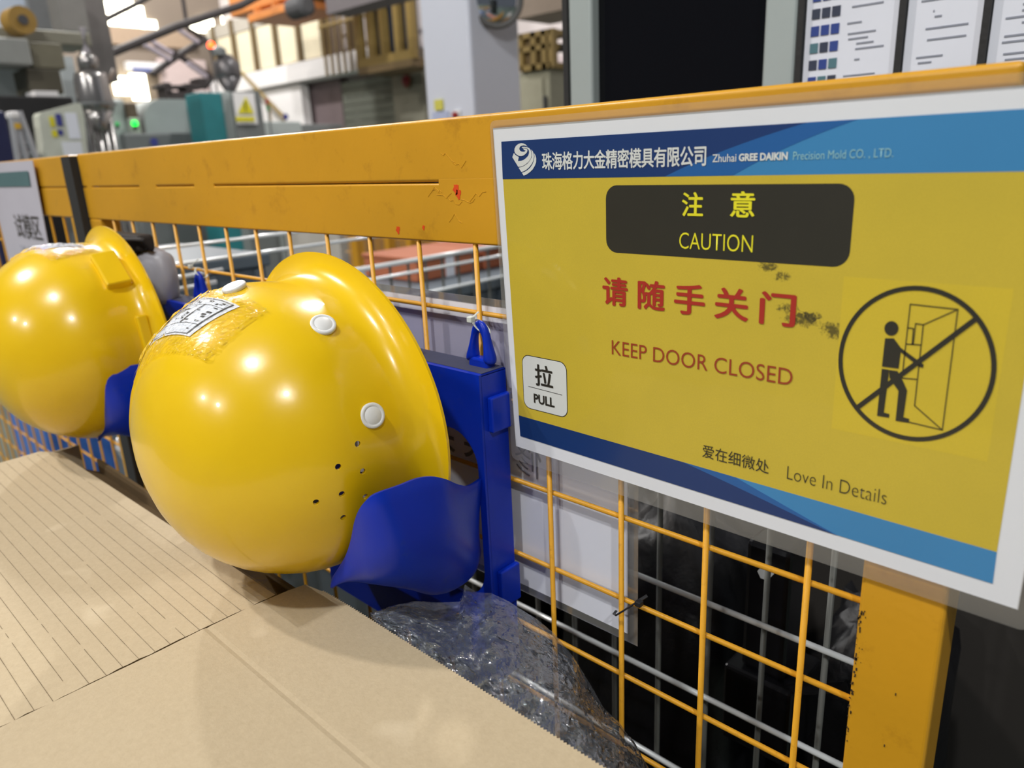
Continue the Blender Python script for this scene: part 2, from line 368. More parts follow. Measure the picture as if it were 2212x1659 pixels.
tr_m = mat('dark_strut_paint', (52, 46, 46), .6); pale = mat('pale_lilac_metal', (176, 166, 176), .5)
def strut(name, label, cat, pts, X, r, mt, group=None):
    bm = nb()
    P = [on(u, v, 'X', X) for u, v in pts]
    for p, q in zip(P, P[1:]): tube(bm, p, q, r, 8)
    return tag(obj(name, bm, mt), label, cat, group)
strut('robot_beam', 'thick dark robot gantry beam slanting up across the top left', 'beam', [(236, 117), (380, 58), (520, 12), (560, -10)], -9, .045, tr_m)
strut('robot_beam', 'thinner dark bar slanting above the bright upper windows', 'beam', [(228, 42), (300, 6), (330, -12)], -9, .03, tr_m)
rbr = empty('roof_bracing', on(400, 120, 'X', -11), 'crossed dark and pale lilac braces hanging below the roof behind the robot beam', 'bracing')
def brace(nm, pts, X, r, mt):
    P_ = [on(u, v, 'X', X) for u, v in pts]; bm = nb()
    for p, q in zip(P_, P_[1:]): tube(bm, p, q, r, 8)
    rel(obj(nm, bm, mt), rbr); return P_
brace('strut', [(328, 160), (388, 118), (445, 84)], -11, .045, tr_m); brace('strut', [(405, 62), (446, 86)], -11, .04, tr_m)
brace('strut', [(372, 112), (392, 124), (458, 168), (440, 190)], -11, .045, tr_m)
for q in ([(312, 96), (368, 130)], [(326, 88), (372, 116)], [(386, 64), (428, 92)], [(404, 136), (446, 166)]): brace('pale_strut', q, -10.95, .035, pale)
p = on(405, 62, 'X', -11); rel(obj('hanger', tube(nb(), p, (p.x, p.y, 9), .03, 8), tr_m), rbr)
rbm = empty('machine_robot', on(400, 190, 'X', -8.5), 'black take-out robot arm resting on the grey moulding machine', 'robot')
for nm, q in (('arm', (345, 184, 445, 190)), ('carriage', (358, 178, 372, 206)), ('gripper', (404, 180, 418, 208)), ('base', (362, 198, 428, 224)), ('motor', (430, 168, 448, 188))):
    o = bgX(nm, None, None, tr_m, *q, -8.5, .25, bev=.01); rel(o, rbm)

mg = mat('machine_grey_enamel', (168, 176, 174), .45, var=.03); mgd = mat('machine_dark_grey', (112, 116, 116), .5)
im = empty('moulding_machine', on(370, 270, 'X', -8), 'large pale grey moulding machine with rounded housing behind the rail', 'machine')
X = -8
y0, y1 = on(312, 260, 'X', X).y, on(452, 260, 'X', X).y; zt = on(380, 214, 'X', X).z; zb = on(380, 330, 'X', X).z
bm = nb(); pr_ = []
for k in range(9):
    t = PI / 2 * k / 8; pr_.append((y0 + .0 + .22 * (1 - math.sin(t)), zt - .22 * (1 - math.cos(t)) if False else zt - .25 + .25 * math.sin(t)))
ring = [(y0, 0.3), (y0, zt - .25)] + [(y0 + .22 * (1 - math.cos(PI / 2 * k / 8)), zt - .25 + .25 * math.sin(PI / 2 * k / 8)) for k in range(1, 9)] + [(y1, zt), (y1, .3)]
A = [bm.verts.new((X, y, z)) for y, z in ring]; B = [bm.verts.new((X - 1.2, y, z)) for y, z in ring]
bm.faces.new(A); bm.faces.new(B[::-1])
for i in range(len(A)): bm.faces.new((A[i], A[(i + 1) % len(A)], B[(i + 1) % len(A)], B[i]))
rel(obj('housing', bm, mg), im)
rel(obj('base', box(nb(), X - 1.3, X + .1, on(262, 300, 'X', X).y, on(560, 300, 'X', X).y, 0, on(380, 288, 'X', X).z, .02), mgd), im)
rel(obj('clamp_unit', box(nb(), X - 1.0, X - .05, on(228, 230, 'X', X).y, on(278, 230, 'X', X).y, .3, on(250, 212, 'X', X).z, .04), mg), im)
rel(obj('guard', box(nb(), X - .4, X + .02, on(278, 260, 'X', X).y, on(300, 260, 'X', X).y, .3, on(300, 222, 'X', X).z, .02), mat('brown_guard', (108, 92, 76), .6)), im)
rel(obj('indicator_box', box(nb(), X - .05, X + .06, on(282, 290, 'X', X).y, on(302, 290, 'X', X).y, on(290, 305, 'X', X).z, on(290, 255, 'X', X).z, .01), mat('pale_box', (190, 196, 186), .5)), im)
def lampball(name, label, u, v, X, r, colr, e):
    t = empty(name, on(u, v, 'X', X), label, 'indicator light'); p = on(u, v, 'X', X)
    rel(obj('lens', lathe(nb(), [(r * math.cos(a_), r * math.sin(a_)) for a_ in [(-80 + k * 20) * PI / 180 for k in range(9)]], p, 14), mat(name + '_glow', colr, .3, emit=e), smooth=True), t)
    rel(obj('socket', lathe(nb(), [(r * .7, -r * 1.6), (r * .8, -r * .8)], p, 12), 'roof'), t)
    rel(obj('stem', tube(nb(), (p.x - .02, p.y, 0 if u > 400 else p.z - r * 2.2), (p.x - .02, p.y, p.z - r * 1.2), .012, 6), 'roof'), t)
lampball('green_indicator', 'bright green indicator lamp on the grey moulding machine', 291, 267, -7.9, .030, (10, 235, 60), 3.5)
lampball('green_indicator', 'dim green lamp left of the bright green one', 253, 268, -7.9, .022, (30, 150, 70), .8)
lampball('red_beacon', 'glowing red and orange beacon lamp above the dark hopper', 456, 98, -9.5, .045, (255, 70, 25), 9.)
bl = mat('blue_sticker', (62, 66, 140), .5)
for u, v, l in ((333, 307, 'round dark blue sticker low on the grey machine base'), (617, 252, 'round blue sticker at the right end of the low grey machines')):
    p = on(u, v, 'X', -7.88 if u < 400 else -8.985); tag(obj('round_sticker', lathe(nb(), [(.04, 0), (.04, .004)], p, 18, (1, 0, 0)), bl), l, 'sticker')
bgX('low_machine', 'low grey machine casing right of the warning sign', 'machine', mg, 556, 262, 655, 340, -9.0, .6, bev=.02, fl=True)
bgX('low_machine', 'low dark grey machine casing below the shutter', 'machine', mgd, 655, 268, 745, 340, -10.5, .6, bev=.02, fl=True)
teal = mat('teal_enamel', (42, 122, 128), .5)
tm = empty('teal_dryer_cabinet', on(470, 250, 'X', -7.4), 'teal painted dryer cabinet with a grey side under the dark hopper', 'cabinet')
rel(bgX('door', None, None, teal, 441, 200, 487, 330, -7.4, .35, bev=.01, fl=True), tm)
rel(bgX('side', None, None, mg, 487, 198, 508, 330, -7.42, .35, bev=.01, fl=True), tm)
hp = empty('dark_hopper', on(492, 150, 'X', -7.6), 'dark grey dryer hopper with conical bottom above the teal cabinet', 'hopper')
p = on(492, 158, 'X', -7.6); dk = mat('dark_hopper_steel', (92, 90, 92), .35, metal=.4)
k_ = .0048
rel(obj('vessel', lathe(nb(), [(.02, .19), (.06, .18), (.10, .13), (.135, .10), (.135, -.02), (.13, -.05)], p, 24), dk, smooth=True), hp)
rel(obj('cone', lathe(nb(), [(.13, -.05), (.05, -.19), (.05, -.24)], p, 24), dk, smooth=True), hp)
rel(obj('lid_motor', lathe(nb(), [(.07, .17), (.07, .23), (.03, .26)], p + Vector((0, -.06, 0)), 16), mgd), hp)
ws = empty('warning_sign', on(530, 235, 'X', -7.3), 'white sign with a yellow warning triangle beside the teal cabinet', 'sign')
rel(bgX('sign_plate', None, None, whitew, 508, 200, 553, 268, -7.3, .01), ws)
rel(bgX('backing', None, None, mgd, 510, 198, 562, 330, -7.33, .05, fl=True), ws)
yw = mat('warning_yellow', (215, 205, 40), .5)
bm = nb(); t_, l_, r_ = on(531, 209, 'X', -7.288), on(514, 245, 'X', -7.288), on(549, 245, 'X', -7.288)
bm.faces.new([bm.verts.new(q) for q in (t_, l_, r_)]); rel(solid(obj('triangle', bm, yw), .004), ws)
bm = nb(); box(bm, -7.287, -7.284, (l_.y + r_.y) / 2 - .006, (l_.y + r_.y) / 2 + .006, l_.z + .035, t_.z - .045); box(bm, -7.287, -7.284, (l_.y + r_.y) / 2 - .006, (l_.y + r_.y) / 2 + .006, l_.z + .012, l_.z + .024)
rel(obj('exclamation_mark', bm, 'ink'), ws)
rel(bgX('caption_bar', None, None, yw, 510, 252, 550, 262, -7.287, .004), ws)
bgX('control_post', 'grey post with dark stripe right of the warning sign', 'post', mgd, 558, 196, 570, 330, -8.2, .1, fl=True)
ld_ = empty('signal_tower', on(582, 230, 'X', -8.4), 'thin signal tower with red and green sections in front of the white wall', 'signal light')
p = on(582, 258, 'X', -8.4)
rel(obj('pole', tube(nb(), (p.x, p.y, 0), p + Vector((0, 0, .10)), .010, 8), mgd), ld_)
rel(obj('green_section', tube(nb(), p + Vector((0, 0, .10)), p + Vector((0, 0, .17)), .018, 12), mat('green_lens', (40, 130, 70), .4)), ld_)
rel(obj('red_section', tube(nb(), p + Vector((0, 0, .17)), p + Vector((0, 0, .24)), .018, 12), mat('red_lens', (160, 40, 40), .4)), ld_)

# steel receiver and column of pipes
stl = mat('steel_receiver', (150, 148, 146), .22, metal=.75, var=.1, vs=6)
rc = empty('vacuum_receiver', on(205, 200, 'X', -5), 'shiny steel vacuum receiver with hoses and a conical bottom at the left', 'hopper')
p = on(203, 205, 'X', -5); k = .0031
rel(obj('vessel', lathe(nb(), [(.03, .15), (.09, .13), (.10, .10), (.105, 0), (.11, -.06), (.10, -.10)], p, 24), stl, smooth=True), rc)
rel(obj('cone', lathe(nb(), [(.10, -.10), (.045, -.19), (.045, -.22)], p, 24), stl, smooth=True), rc)
rel(obj('flange', lathe(nb(), [(.12, -.065), (.12, -.05)], p, 24), mgd), rc)
rel(obj('motor_head', lathe(nb(), [(.06, .14), (.06, .22), (.03, .25)], p, 20), stl, smooth=True), rc)
for du, r in ((-30, .022), (-14, .016), (2, .024), (18, .016), (32, .018)):
    a, b = on(203 + du, 248, 'X', -5), on(212 + du, 345, 'X', -5); b.z = 0; rel(obj('pipe', tube(nb(), a, b, r, 10), stl, smooth=True), rc)
rel(obj('hose', path_tube(nb(), [on(178, 60, 'X', -5), on(186, 110, 'X', -5), on(200, 150, 'X', -5), on(214, 172, 'X', -5)], .022, 10), mat('lilac_hose', (150, 146, 152), .4), smooth=True), rc)
rel(obj('hose', path_tube(nb(), [on(246, 150, 'X', -5), on(236, 176, 'X', -5), on(222, 196, 'X', -5)], .014, 8), mat('brown_hose', (120, 104, 92), .5), smooth=True), rc)
bgX('vertical_duct', 'tall grey vertical duct at the top left', 'duct', mat('duct_grey', (122, 120, 116), .5), 128, -60, 182, 66, -7, .3)
bgX('vertical_duct', 'darker grey duct left of the slanted robot beam', 'duct', mat('duct_grey_dark', (104, 100, 98), .5), 186, -60, 236, 175, -7.6, .3)
bgX('olive_crossbeam', 'olive grey machine crossbeam spanning the upper left', 'beam', mat('olive_grey', (132, 130, 116), .5), -60, 62, 196, 92, -5.6, .4, bev=.01)
bgX('grey_junction_box', 'pale grey junction box hanging at the far left edge', 'box', mat('grey_box', (142, 144, 140), .5), -60, 80, 66, 138, -5.4, .3, bev=.01)
bgX('olive_housing', 'olive grey housing hanging beside the pale junction box', 'housing', mat('olive_housing', (112, 108, 90), .6), 66, 92, 138, 148, -5.5, .3, bev=.01)
bgX('dark_screen_housing', 'brown black control screen housing under the olive housing', 'housing', mat('dark_olive', (72, 68, 54), .6), 60, 148, 134, 202, -5.5, .3, bev=.01)
bgX('white_tray', 'small bright tray on the dark cabinet under the screen housing', 'tray', whitew, 76, 196, 126, 208, -5.3, .2)
bgX('pale_machine_guard', 'pale blue grey machine guard at the far left edge', 'guard', mat('pale_blue_grey', (176, 186, 190), .4), -60, 136, 52, 214, -5.9, .2, fl=True)
bgX('pale_machine_guard', 'narrow pale guard strip between dark housing and steel receiver', 'guard', mat('pale_blue_grey2', (176, 184, 186), .4), 134, 122, 166, 216, -6.3, .2, fl=True)
bgX('skylight_panel', 'bluish white panel behind the yellow drum at the top left', 'panel', mat('bluish_panel', (196, 208, 226), .5), -40, -60, 92, 64, -7.5, .1)
bgX('grey_screen', 'grey screen between the bluish panels at the top left', 'panel', mat('grey_screen', (120, 122, 124), .5), 60, -60, 122, 62, -7.3, .1)
dr = empty('yellow_drum', on(38, 50, 'X', -5.5), 'brown yellow cable drum lying on the olive crossbeam', 'drum')
p = on(40, 46, 'X', -5.5)
rel(obj('drum_body', lathe(nb(), [(.085, -.07), (.085, .07)], p, 24, (1, .1, 0)), mat('drum_yellow', (150, 118, 52), .6)), dr)
rel(obj('hub', lathe(nb(), [(.03, .07), (.03, .08)], p, 16, (1, .1, 0)), 'roof'), dr)
bgX('black_cabinet', 'black cabinet behind the ladder at the left', 'cabinet', mat('black_cabinet', (34, 33, 34), .5), 8, 208, 172, 360, -5.2, .4, bev=.01, fl=True)
bgX('dark_blue_bin', 'dark blue bin at the left edge above the rail', 'bin', mat('dark_blue', (30, 34, 72), .5), -60, 240, 24, 360, -4.6, .3, bev=.01, fl=True)
wc = empty('white_control_panel', on(130, 290, 'X', -4.6), 'white tilted control panel with blue and yellow stickers left of the steel receiver', 'control panel')
bm = nb(); X = -4.6
ring = [on(u, v, 'X', X) for u, v in ((84, 250), (88, 243), (168, 222), (176, 226), (182, 250), (190, 345), (96, 345))]
A = [bm.verts.new(q) for q in ring]; B = [bm.verts.new(q - Vector((.12, 0, 0))) for q in ring]
bm.faces.new(A); bm.faces.new(B[::-1])
for i in range(len(A)): bm.faces.new((A[i], A[(i + 1) % len(A)], B[(i + 1) % len(A)], B[i]))
rel(obj('panel_body', bm, mat('panel_white', (200, 204, 190), .45)), wc)
p = on(140, 340, 'X', X); rel(obj('stand', box(nb(), X - .10, X - .02, p.y - .05, p.y + .05, 0, p.z + .02, .005), mgd), wc)
for q, c_ in (((108, 252, 118, 274), yw), ((113, 281, 124, 296), yw), ((122, 246, 134, 272), bl), ((126, 280, 136, 292), bl), ((145, 244, 170, 300), 'paperb'), ((136, 306, 178, 338), 'paper')):
    rel(bgX('sticker', None, None, c_, *q, X + .006, .005), wc)
sl = empty('step_ladder', on(50, 300, 'X', -4.3), 'aluminium step ladder with white cap leaning at the left edge above the rail', 'ladder')
alu = mat('aluminium', (176, 178, 182), .35, metal=.5)
for a_, b_ in (((24, 245), (40, 350)), ((40, 240), (80, 350)), ((32, 248), (58, 350))):
    rel(obj('rail', tube(nb(), on(*a_, 'X', -4.3), on(*b_, 'X', -4.3), .018, 8), alu), sl)
for k in range(4):
    v = 262 + k * 24; rel(obj('step', tube(nb(), on(26 + k * 4, v, 'X', -4.3), on(46 + k * 7, v - 2, 'X', -4.3), .012, 6), alu), sl)
rel(bgX('top_cap', None, None, whitew, 20, 240, 44, 256, -4.28, .08, bev=.01), sl)
tag(obj('ladder_sticker', box(nb(), -4.27, -4.265, on(31, 272, 'X', -4.27).y, on(45, 272, 'X', -4.27).y, on(38, 278, 'X', -4.27).z, on(38, 266, 'X', -4.27).z), mat('orange_sticker', (214, 170, 50), .5)), 'small orange and yellow sticker on the ladder rail', 'sticker')

# ------------------------------------------------------------------ display panel and notice board behind the gate
blk = mat('black_display_glass', (10, 10, 14), .12, var=.02, spec=.4); alf = mat('pale_green_aluminium', (176, 186, 184), .35, metal=.15, var=.03)
dkb = mat('dark_lower_board', (30, 30, 30), .3)
Yb = .62
dp = empty('black_display_panel', oy(1450, 600, Yb), 'tall black glass display panel in a pale aluminium frame right behind the gate', 'display panel')
xa, xb, xc, xd = oy(1236, 120, Yb).x, oy(1286, 120, Yb).x, oy(1655, 90, Yb).x, oy(1735, 60, Yb).x
rel(obj('rubber_edge', box(nb(), xa - .011, xa, Yb - .012, Yb + .06, .05, 2.3), 'strip'), dp)
rel(obj('frame_post', box(nb(), xa, xb, Yb - .01, Yb + .06, .05, 2.3, .006, 3), alf), dp)
rel(obj('glass', box(nb(), xb, xc, Yb + .01, Yb + .05, .05, 2.3), blk), dp)
rel(obj('frame_post', box(nb(), xc, xd - .006, Yb - .01, Yb + .06, .05, 2.3, .006, 3), alf), dp)
nbd = empty('notice_board', oy(1950, 100, Yb), 'black backed notice board in black frames right of the display panel', 'notice board')
rel(obj('backboard', box(nb(), xd - .006, 1.15, Yb + .01, Yb + .05, .05, 2.3), dkb), nbd)
rel(obj('lower_sheet', box(nb(), xd - .006, 1.15, Yb + .002, Yb + .01, .05, 1.33), mat('charcoal_sheet', (52, 50, 48), .4, var=.1, vs=3)), nbd)
e1, e2 = oy(1946, 60, Yb).x, oy(2131, 60, Yb).x
for x in (xd - .001, e1 + .002, e2, e2 + .125): rel(obj('divider', box(nb(), x - .004, x + .004, Yb - .008, Yb + .012, 1.33, 2.3), 'strip'), nbd)
g1 = mat('grey_print', (140, 145, 158), .6)
th = [mat('thumb_blue', (42, 66, 140), .6), mat('thumb_slate', (50, 58, 78), .6), mat('thumb_teal', (80, 120, 130), .6)]
def doc(label, x0, x1, z0, z1, thumbs, seed, dens):
    t = empty('posted_sheet', ((x0 + x1) / 2, Yb, z0), label, 'paper', 'sheets on the notice board')
    sh0 = rel(obj('sheet', box(nb(), x0, x1, Yb - .001, Yb, z0, z1), 'paperb'), t)
    rnd = random.Random(seed); bm = nb(); z = z1 - .015
    while z > z0 + .012:
        x = x0 + (.052 if thumbs else .012)
        if rnd.random() < dens:
            L = rnd.uniform(.3, .95) * (x1 - x - .01); box(bm, x + rnd.uniform(0, .02), x + L, Yb - .0016, Yb - .001, z, z + .0022)
        z -= .0065
    o = rel(obj('print_lines', bm, g1), sh0)
    if thumbs:
        for k in range(7):
            for j in range(3):
                zz = z0 + .014 + k * .0215 + .0; xx = x0 + .008 + j * .0135
                rel(obj('thumbnail', box(nb(), xx, xx + .011, Yb - .002, Yb - .001, zz, zz + .0125), th[(k + j * 2) % 3 if k < 3 else (0 if k % 2 else 1)]), sh0)
zb1 = oy(1840, 152, Yb).z - .03
doc('white sheet with three columns of small blue pictures left on the notice board', xd + .004, e1 - .003, zb1, zb1 + .20, True, 3, .8)
doc('white sheet with faint grey lines middle of the notice board', e1 + .007, e2 - .005, zb1, zb1 + .20, False, 5, .55)
doc('white text sheet at the right end of the notice board', e2 + .005, e2 + .118, zb1, zb1 + .20, False, 8, .8)

# ------------------------------------------------------------------ mesh trolley and goods behind the gate
cage = empty('mesh_cage', (-.3, .15, 0), 'galvanised wire mesh cage standing close behind the yellow gate', 'cage')
for i in range(14):
    x = .1056 + .0625 * (i - 9); rel(obj('upright_wire', tube(nb(), (x, .155, .05), (x, .155, 1.02), .0032, 8), 'greyw', smooth=True), cage)
for i in range(7):
    z = .9 - .12 * i; rel(obj('cross_wire', tube(nb(), (-.46, .149, z), (.36, .149, z), .0032, 8), 'galv', smooth=True), cage)
mc = empty('mesh_container', (-1.2, .1, 0), 'silver wire mesh container wall running away from the gate at the left', 'container')
for k, (ya, yb, z, r) in enumerate(((.14, 1.3, 1.2025, .004), (.14, 1.3, 1.1645, .004), (.14, .32, 1.132, .005), (.14, .3, 1.106, .005), (.3, 2.0, 1.084, .007), (.62, 2.2, 1.052, .005), (.8, 2.2, .985, .005))):
    rel(obj('long_wire', tube(nb(), (-1.2, ya, z), (-1.2, yb, z + .006), r, 8), 'galv', smooth=True), mc)
for k in range(22):
    y = .68 + k * .065; rel(obj('upright_wire', tube(nb(), (-1.206, y, .5), (-1.206, y, 1.084 if y > .6 else 1.2), .004, 6), 'greyw'), mc)
for k, (x, y, cc, l) in enumerate(((-1.62, 1.12, (176, 104, 72), 'rust orange carton behind the mesh container, nearest'), (-1.62, 1.44, (172, 98, 66), 'rust orange carton behind the mesh container, middle'), (-1.62, 1.76, (168, 102, 74), 'rust orange carton behind the mesh container, farthest'))):
    t = empty('orange_carton', (x, y, .965), l, 'carton', 'cartons behind the mesh'); mm = mat('rust_carton', cc, .7, var=.1)
    cbd = rel(obj('carton_body', box(nb(), x - .15, x + .15, y, y + .3, .965, 1.045, .006), mm), t); rel(obj('tape_strip', box(nb(), x + .15, x + .152, y + .13, y + .17, .965, 1.045), 'paperb'), cbd)
    rel(obj('lid', box(nb(), x - .155, x + .155, y - .004, y + .304, 1.034, 1.048, .004), mm), t)
gp = mat('slate_grey_plastic', (96, 108, 118), .5, var=.08, vs=6)
for k, (x0, x1, y0, y1, z1, l) in enumerate(((-1.95, -1.4, .22, .54, 1.14, 'slate grey plastic crate behind the wires, left one'), (-1.9, -1.30, .58, 2.10, .964, 'slate grey plastic crate below the rust cartons'), (-1.15, -.62, .3, .8, .98, 'slate grey low crate just behind the white sheet'))):
    t = empty('grey_crate', ((x0 + x1) / 2, y0, .3), l, 'crate', 'grey crates behind the gate')
    rel(obj('crate_body', box(nb(), x0, x1, y0, y1, .0, z1 - .03, .01), gp), t); rel(obj('rim', box(nb(), x0 - .01, x1 + .01, y0 - .01, y1 + .01, z1 - .035, z1, .006), gp), t)
    for q in range(5):
        yy = y0 + (q + .5) * (y1 - y0) / 5; rel(obj('rib', box(nb(), x1, x1 + .012, yy - .008, yy + .008, .1, z1 - .04), gp), t)
# second yellow fence further back with black gaskets
fp = mat('far_yellow_paint', (196, 142, 34), .5, var=.1, vs=5)
ff = empty('far_yellow_fence', (-2.6, 1.8, 0), 'second yellow mesh fence with posts further behind the gate', 'fence')
for x, w_ in ((-3.5, .07), (-2.95, .05), (-2.55, .05), (-2.28, .10), (-1.9, .06), (-1.55, .05), (-3.15, .05), (-1.2, .05), (-.9, .05), (-.62, .06)):
    rel(obj('post', box(nb(), x, x + w_, 2.25, 2.3, 0, 1.30, .004), fp), ff)
for z in (1.28, .98, .55): rel(obj('rail', box(nb(), -3.6, -.5, 2.26, 2.29, z, z + .035, .003), fp), ff)
for k in range(40):
    x = -3.55 + k * .077; rel(obj('mesh_wire', tube(nb(), (x, 2.275, .1), (x, 2.275, 1.28), .0035, 5), fp), ff)
for k in range(7):
    z = .62 + k * .1; rel(obj('cross_wire', tube(nb(), (-3.6, 2.28, z), (-.5, 2.28, z), .0035, 5), fp), ff)
for x in (-3.30, -2.42, -1.30): rel(obj('gasket', box(nb(), x, x + .035, 2.245, 2.255, .1, 1.30), 'strip'), ff)
for k, (x, y, c_, zt_, l) in enumerate(((-5.0, 2.9, (190, 186, 178), 1.32, 'whitish machine casing far behind the second fence'), (-4.0, 2.9, (150, 110, 60), 1.22, 'ochre casing behind the second fence'), (-3.0, 3.3, (176, 172, 160), 1.28, 'pale beige casing behind the second fence'), (-2.1, 2.9, (110, 82, 46), 1.25, 'brown casing behind the second fence'), (-1.1, 2.9, (152, 150, 146), 1.2, 'grey casing behind the second fence'))):
    t = empty('machine_casing', (x, y, 0), l, 'machine'); mm = mat('casing_paint', c_, .6, var=.1, vs=4)
    rel(obj('casing', box(nb(), x - .4, x + .4, y, y + .6, 0, zt_, .01), mm), t); rel(obj('access_panel', box(nb(), x - .25, x + .25, y - .012, y, .3, zt_ - .15, .004), mm), t)
blc = mat('bright_blue_plastic', (70, 120, 205), .4)
for k, (x, y, l) in enumerate(((-2.32, .10, 'bright blue crate low behind the gate at the left, nearer'), (-2.7, .14, 'bright blue crate low behind the gate at the left edge'))):
    t = empty('blue_crate', (x, y, 0), l, 'crate'); rel(obj('crate_body', box(nb(), x - .15, x + .15, y, y + .3, 0, .86, .01), blc), t)
    rel(obj('rim', box(nb(), x - .16, x + .16, y - .01, y + .31, .83, .87, .005), blc), t)
# clear wrapped goods glinting behind the lower wires at the left
def crumple(P, amp, sc_, seed):
    out = []
    for row in P:
        r = []
        for p in row:
            q = Vector(p) * sc_ + Vector((seed, seed * .7, 0))
            a_ = abs(noise.noise(q)) * 1.6 - .5 + .6 * (abs(noise.noise(q * 2.3)) - .3) + .3 * noise.noise(q * 5.1)
            r.append(Vector(p) + Vector((noise.noise(q + Vector((9, 0, 0))) * .6, -a_, noise.noise(q + Vector((0, 5, 0))) * .6)) * amp)
        out.append(r)
    return out
P = [[Vector((-1.75 + i * .02, .10 + .05 * math.sin(i * .5), .98 - j * .02)) for i in range(50)] for j in range(14)]
bm = nb(); grid(bm, crumple(P, .03, 22, 4)); tag(obj('wrapped_bundle', bm, mat('silvery_film', (205, 212, 222), .15, metal=.4)), 'glinting silvery wrapping film low behind the gate at the left', 'film')

# dark bag shapes added for the darkness and faint highlights behind the lower mesh
bg_m = mat('dark_filler_film', (14, 15, 20), .48, var=.2, bump=.3, bs=14, bd=.02)
def bag(name, label, x0, x1, y0, y1, z0, z1, seed, mt=None, parent=None, amp=.05, n=34):
    bm = nb(); bmesh.ops.create_uvsphere(bm, u_segments=n, v_segments=n // 2, radius=1)
    for v in bm.verts:
        p = v.co.copy(); m_ = max(abs(p.x), abs(p.y), abs(p.z)); p = p.lerp(p / m_, .62)
        q = p * 2.2 + Vector((seed, 0, 0)); f = 1 + amp * 3 * (abs(noise.noise(q)) - .25) + amp * 1.6 * noise.noise(q * 2.7)
        v.co = Vector(((x0 + x1) / 2 + p.x * (x1 - x0) / 2 * f, (y0 + y1) / 2 + p.y * (y1 - y0) / 2 * f, (z0 + z1) / 2 + p.z * (z1 - z0) / 2 * f))
    return tag(obj(name, bm, mt or bg_m, smooth=True), label, 'filler')
bag('dark_filler', 'large black bag shape added for the dark area behind the lower mesh, left one', -.50, -.18, .24, .5, 0, .92, 1)
bag('dark_filler', 'large black bag shape added for the dark area behind the lower mesh, middle one', -.16, .16, .24, .52, 0, .90, 5)
bag('dark_filler', 'large black bag shape added for the dark area behind the lower mesh beside the yellow post', .205, .36, .30, .5, 0, .82, 9)
fx = empty('black_fixture', (.22, .24, .7), 'black bolted metal fixture behind the mesh left of the yellow post', 'fixture')
bkm = mat('black_metal', (26, 26, 30), .3, metal=.4)
rel(obj('block', box(nb(), .185, .235, .2, .26, .80, .96, .006), bkm), fx); rel(obj('plate', box(nb(), .17, .25, .19, .27, .70, .80, .004), bkm), fx)
rel(obj('lever', tube(nb(), (.215, .2, .78), (.30, .2, .83), .006, 8), bkm), fx); rel(obj('bolt_head', lathe(nb(), [(.008, 0), (.008, .006)], (.21, .2, .93), 6, (0, -1, 0)), 'galv'), fx)

# ================================================================== THE GATE
gate = empty('yellow_gate', (-.3, 0, 0), 'yellow steel mesh gate with a broad double tube top rail', 'gate')
XL, XR = -1.011, .418
rel(obj('upper_tube', box(nb(), XL, XR, -.004, .030, 1.3445, 1.4010, .0035, 3), 'paint', smooth=True), gate)
rel(obj('lower_tube', box(nb(), XL, XR, -.004, .030, 1.2885, 1.3435, .0022, 2), 'paint', smooth=True), gate)
for o_ in gate.children:
    md = o_.modifiers.new('weighted_normal', 'WEIGHTED_NORMAL'); md.keep_sharp = False
for a_, b_ in ((-.99, -.965), (-.755, -.69), (-.56, -.50), (-.042, .05), (.2, .27)):
    rel(obj('weld_fill', box(nb(), a_, b_, -.0039, .0, 1.3395, 1.3485, .0014, 2), 'paint'), gate)
# flaking paint cracks near the seam end
bm = nb(); rnd = random.Random(3)
for (x, z) in ((-.052, 1.337), (-.045, 1.333), (-.03, 1.331), (-.058, 1.331), (-.012, 1.329), (.0, 1.327), (-.02, 1.362), (-.035, 1.371), (-.03, 1.308)):
    p = [(x, z)]
    for k in range(5): p.append((p[-1][0] + rnd.uniform(.002, .005), p[-1][1] + rnd.uniform(-.004, .004)))
    path_tube(bm, [(a_, -.0041, b_) for a_, b_ in p], .00024, 5)
rel(obj('paint_crack', bm, 'paint'), gate).__setitem__('kind', 'stuff')
for (x, z, r_) in ((-.0175, 1.3385, .0036), (-.0145, 1.334, .0034), (-.1085, 1.2985, .0030), (-.068, 1.302, .0018)):
    pts = [(x + r_ * (1 + .35 * math.sin(k * 2.3)) * math.cos(2 * PI * k / 11), z + 1.3 * r_ * (1 + .3 * math.sin(k * 1.7)) * math.sin(2 * PI * k / 11)) for k in range(11)]
    rel(obj('red_mark', poly_plate(nb(), pts, -.00425), 'smear'), gate)
rel(obj('side_post', box(nb(), .3655, XR, -.004, .030, .06, 1.2885, .003, 3), 'paint'), gate)
rel(obj('side_post', box(nb(), XL, XL + .053, -.004, .030, .06, 1.2885, .003, 3), 'paint'), gate)
rel(obj('bottom_rail', box(nb(), XL + .053, .3655, -.004, .030, .06, .115, .003, 3), 'paint'), gate)
bm = nb(); rnd = random.Random(11)
for k in range(70):
    z = 1.06 - abs(rnd.gauss(0, .045)) * 1.3; x = .3655 + abs(rnd.gauss(0, .0022)); s_ = rnd.uniform(.0003, .0011)
    box(bm, x, x + s_, -.0044, -.0038, z, z + s_ * rnd.uniform(.8, 2.4))
for x, z in ((.392, .955), (.388, .90), (.395, 1.0), (.376, .885), (.39, .93)): box(bm, x, x + .0007, -.0044, -.0038, z, z + .002)
g_ = rel(obj('grime_speck', bm, 'grime'), gate); g_['kind'] = 'stuff'
for i in range(-11, 5):
    x = i * .082; rel(obj('upright_wire', tube(nb(), (x, 0, .1), (x, 0, 1.30), .0025, 10), 'wire', smooth=True), gate)
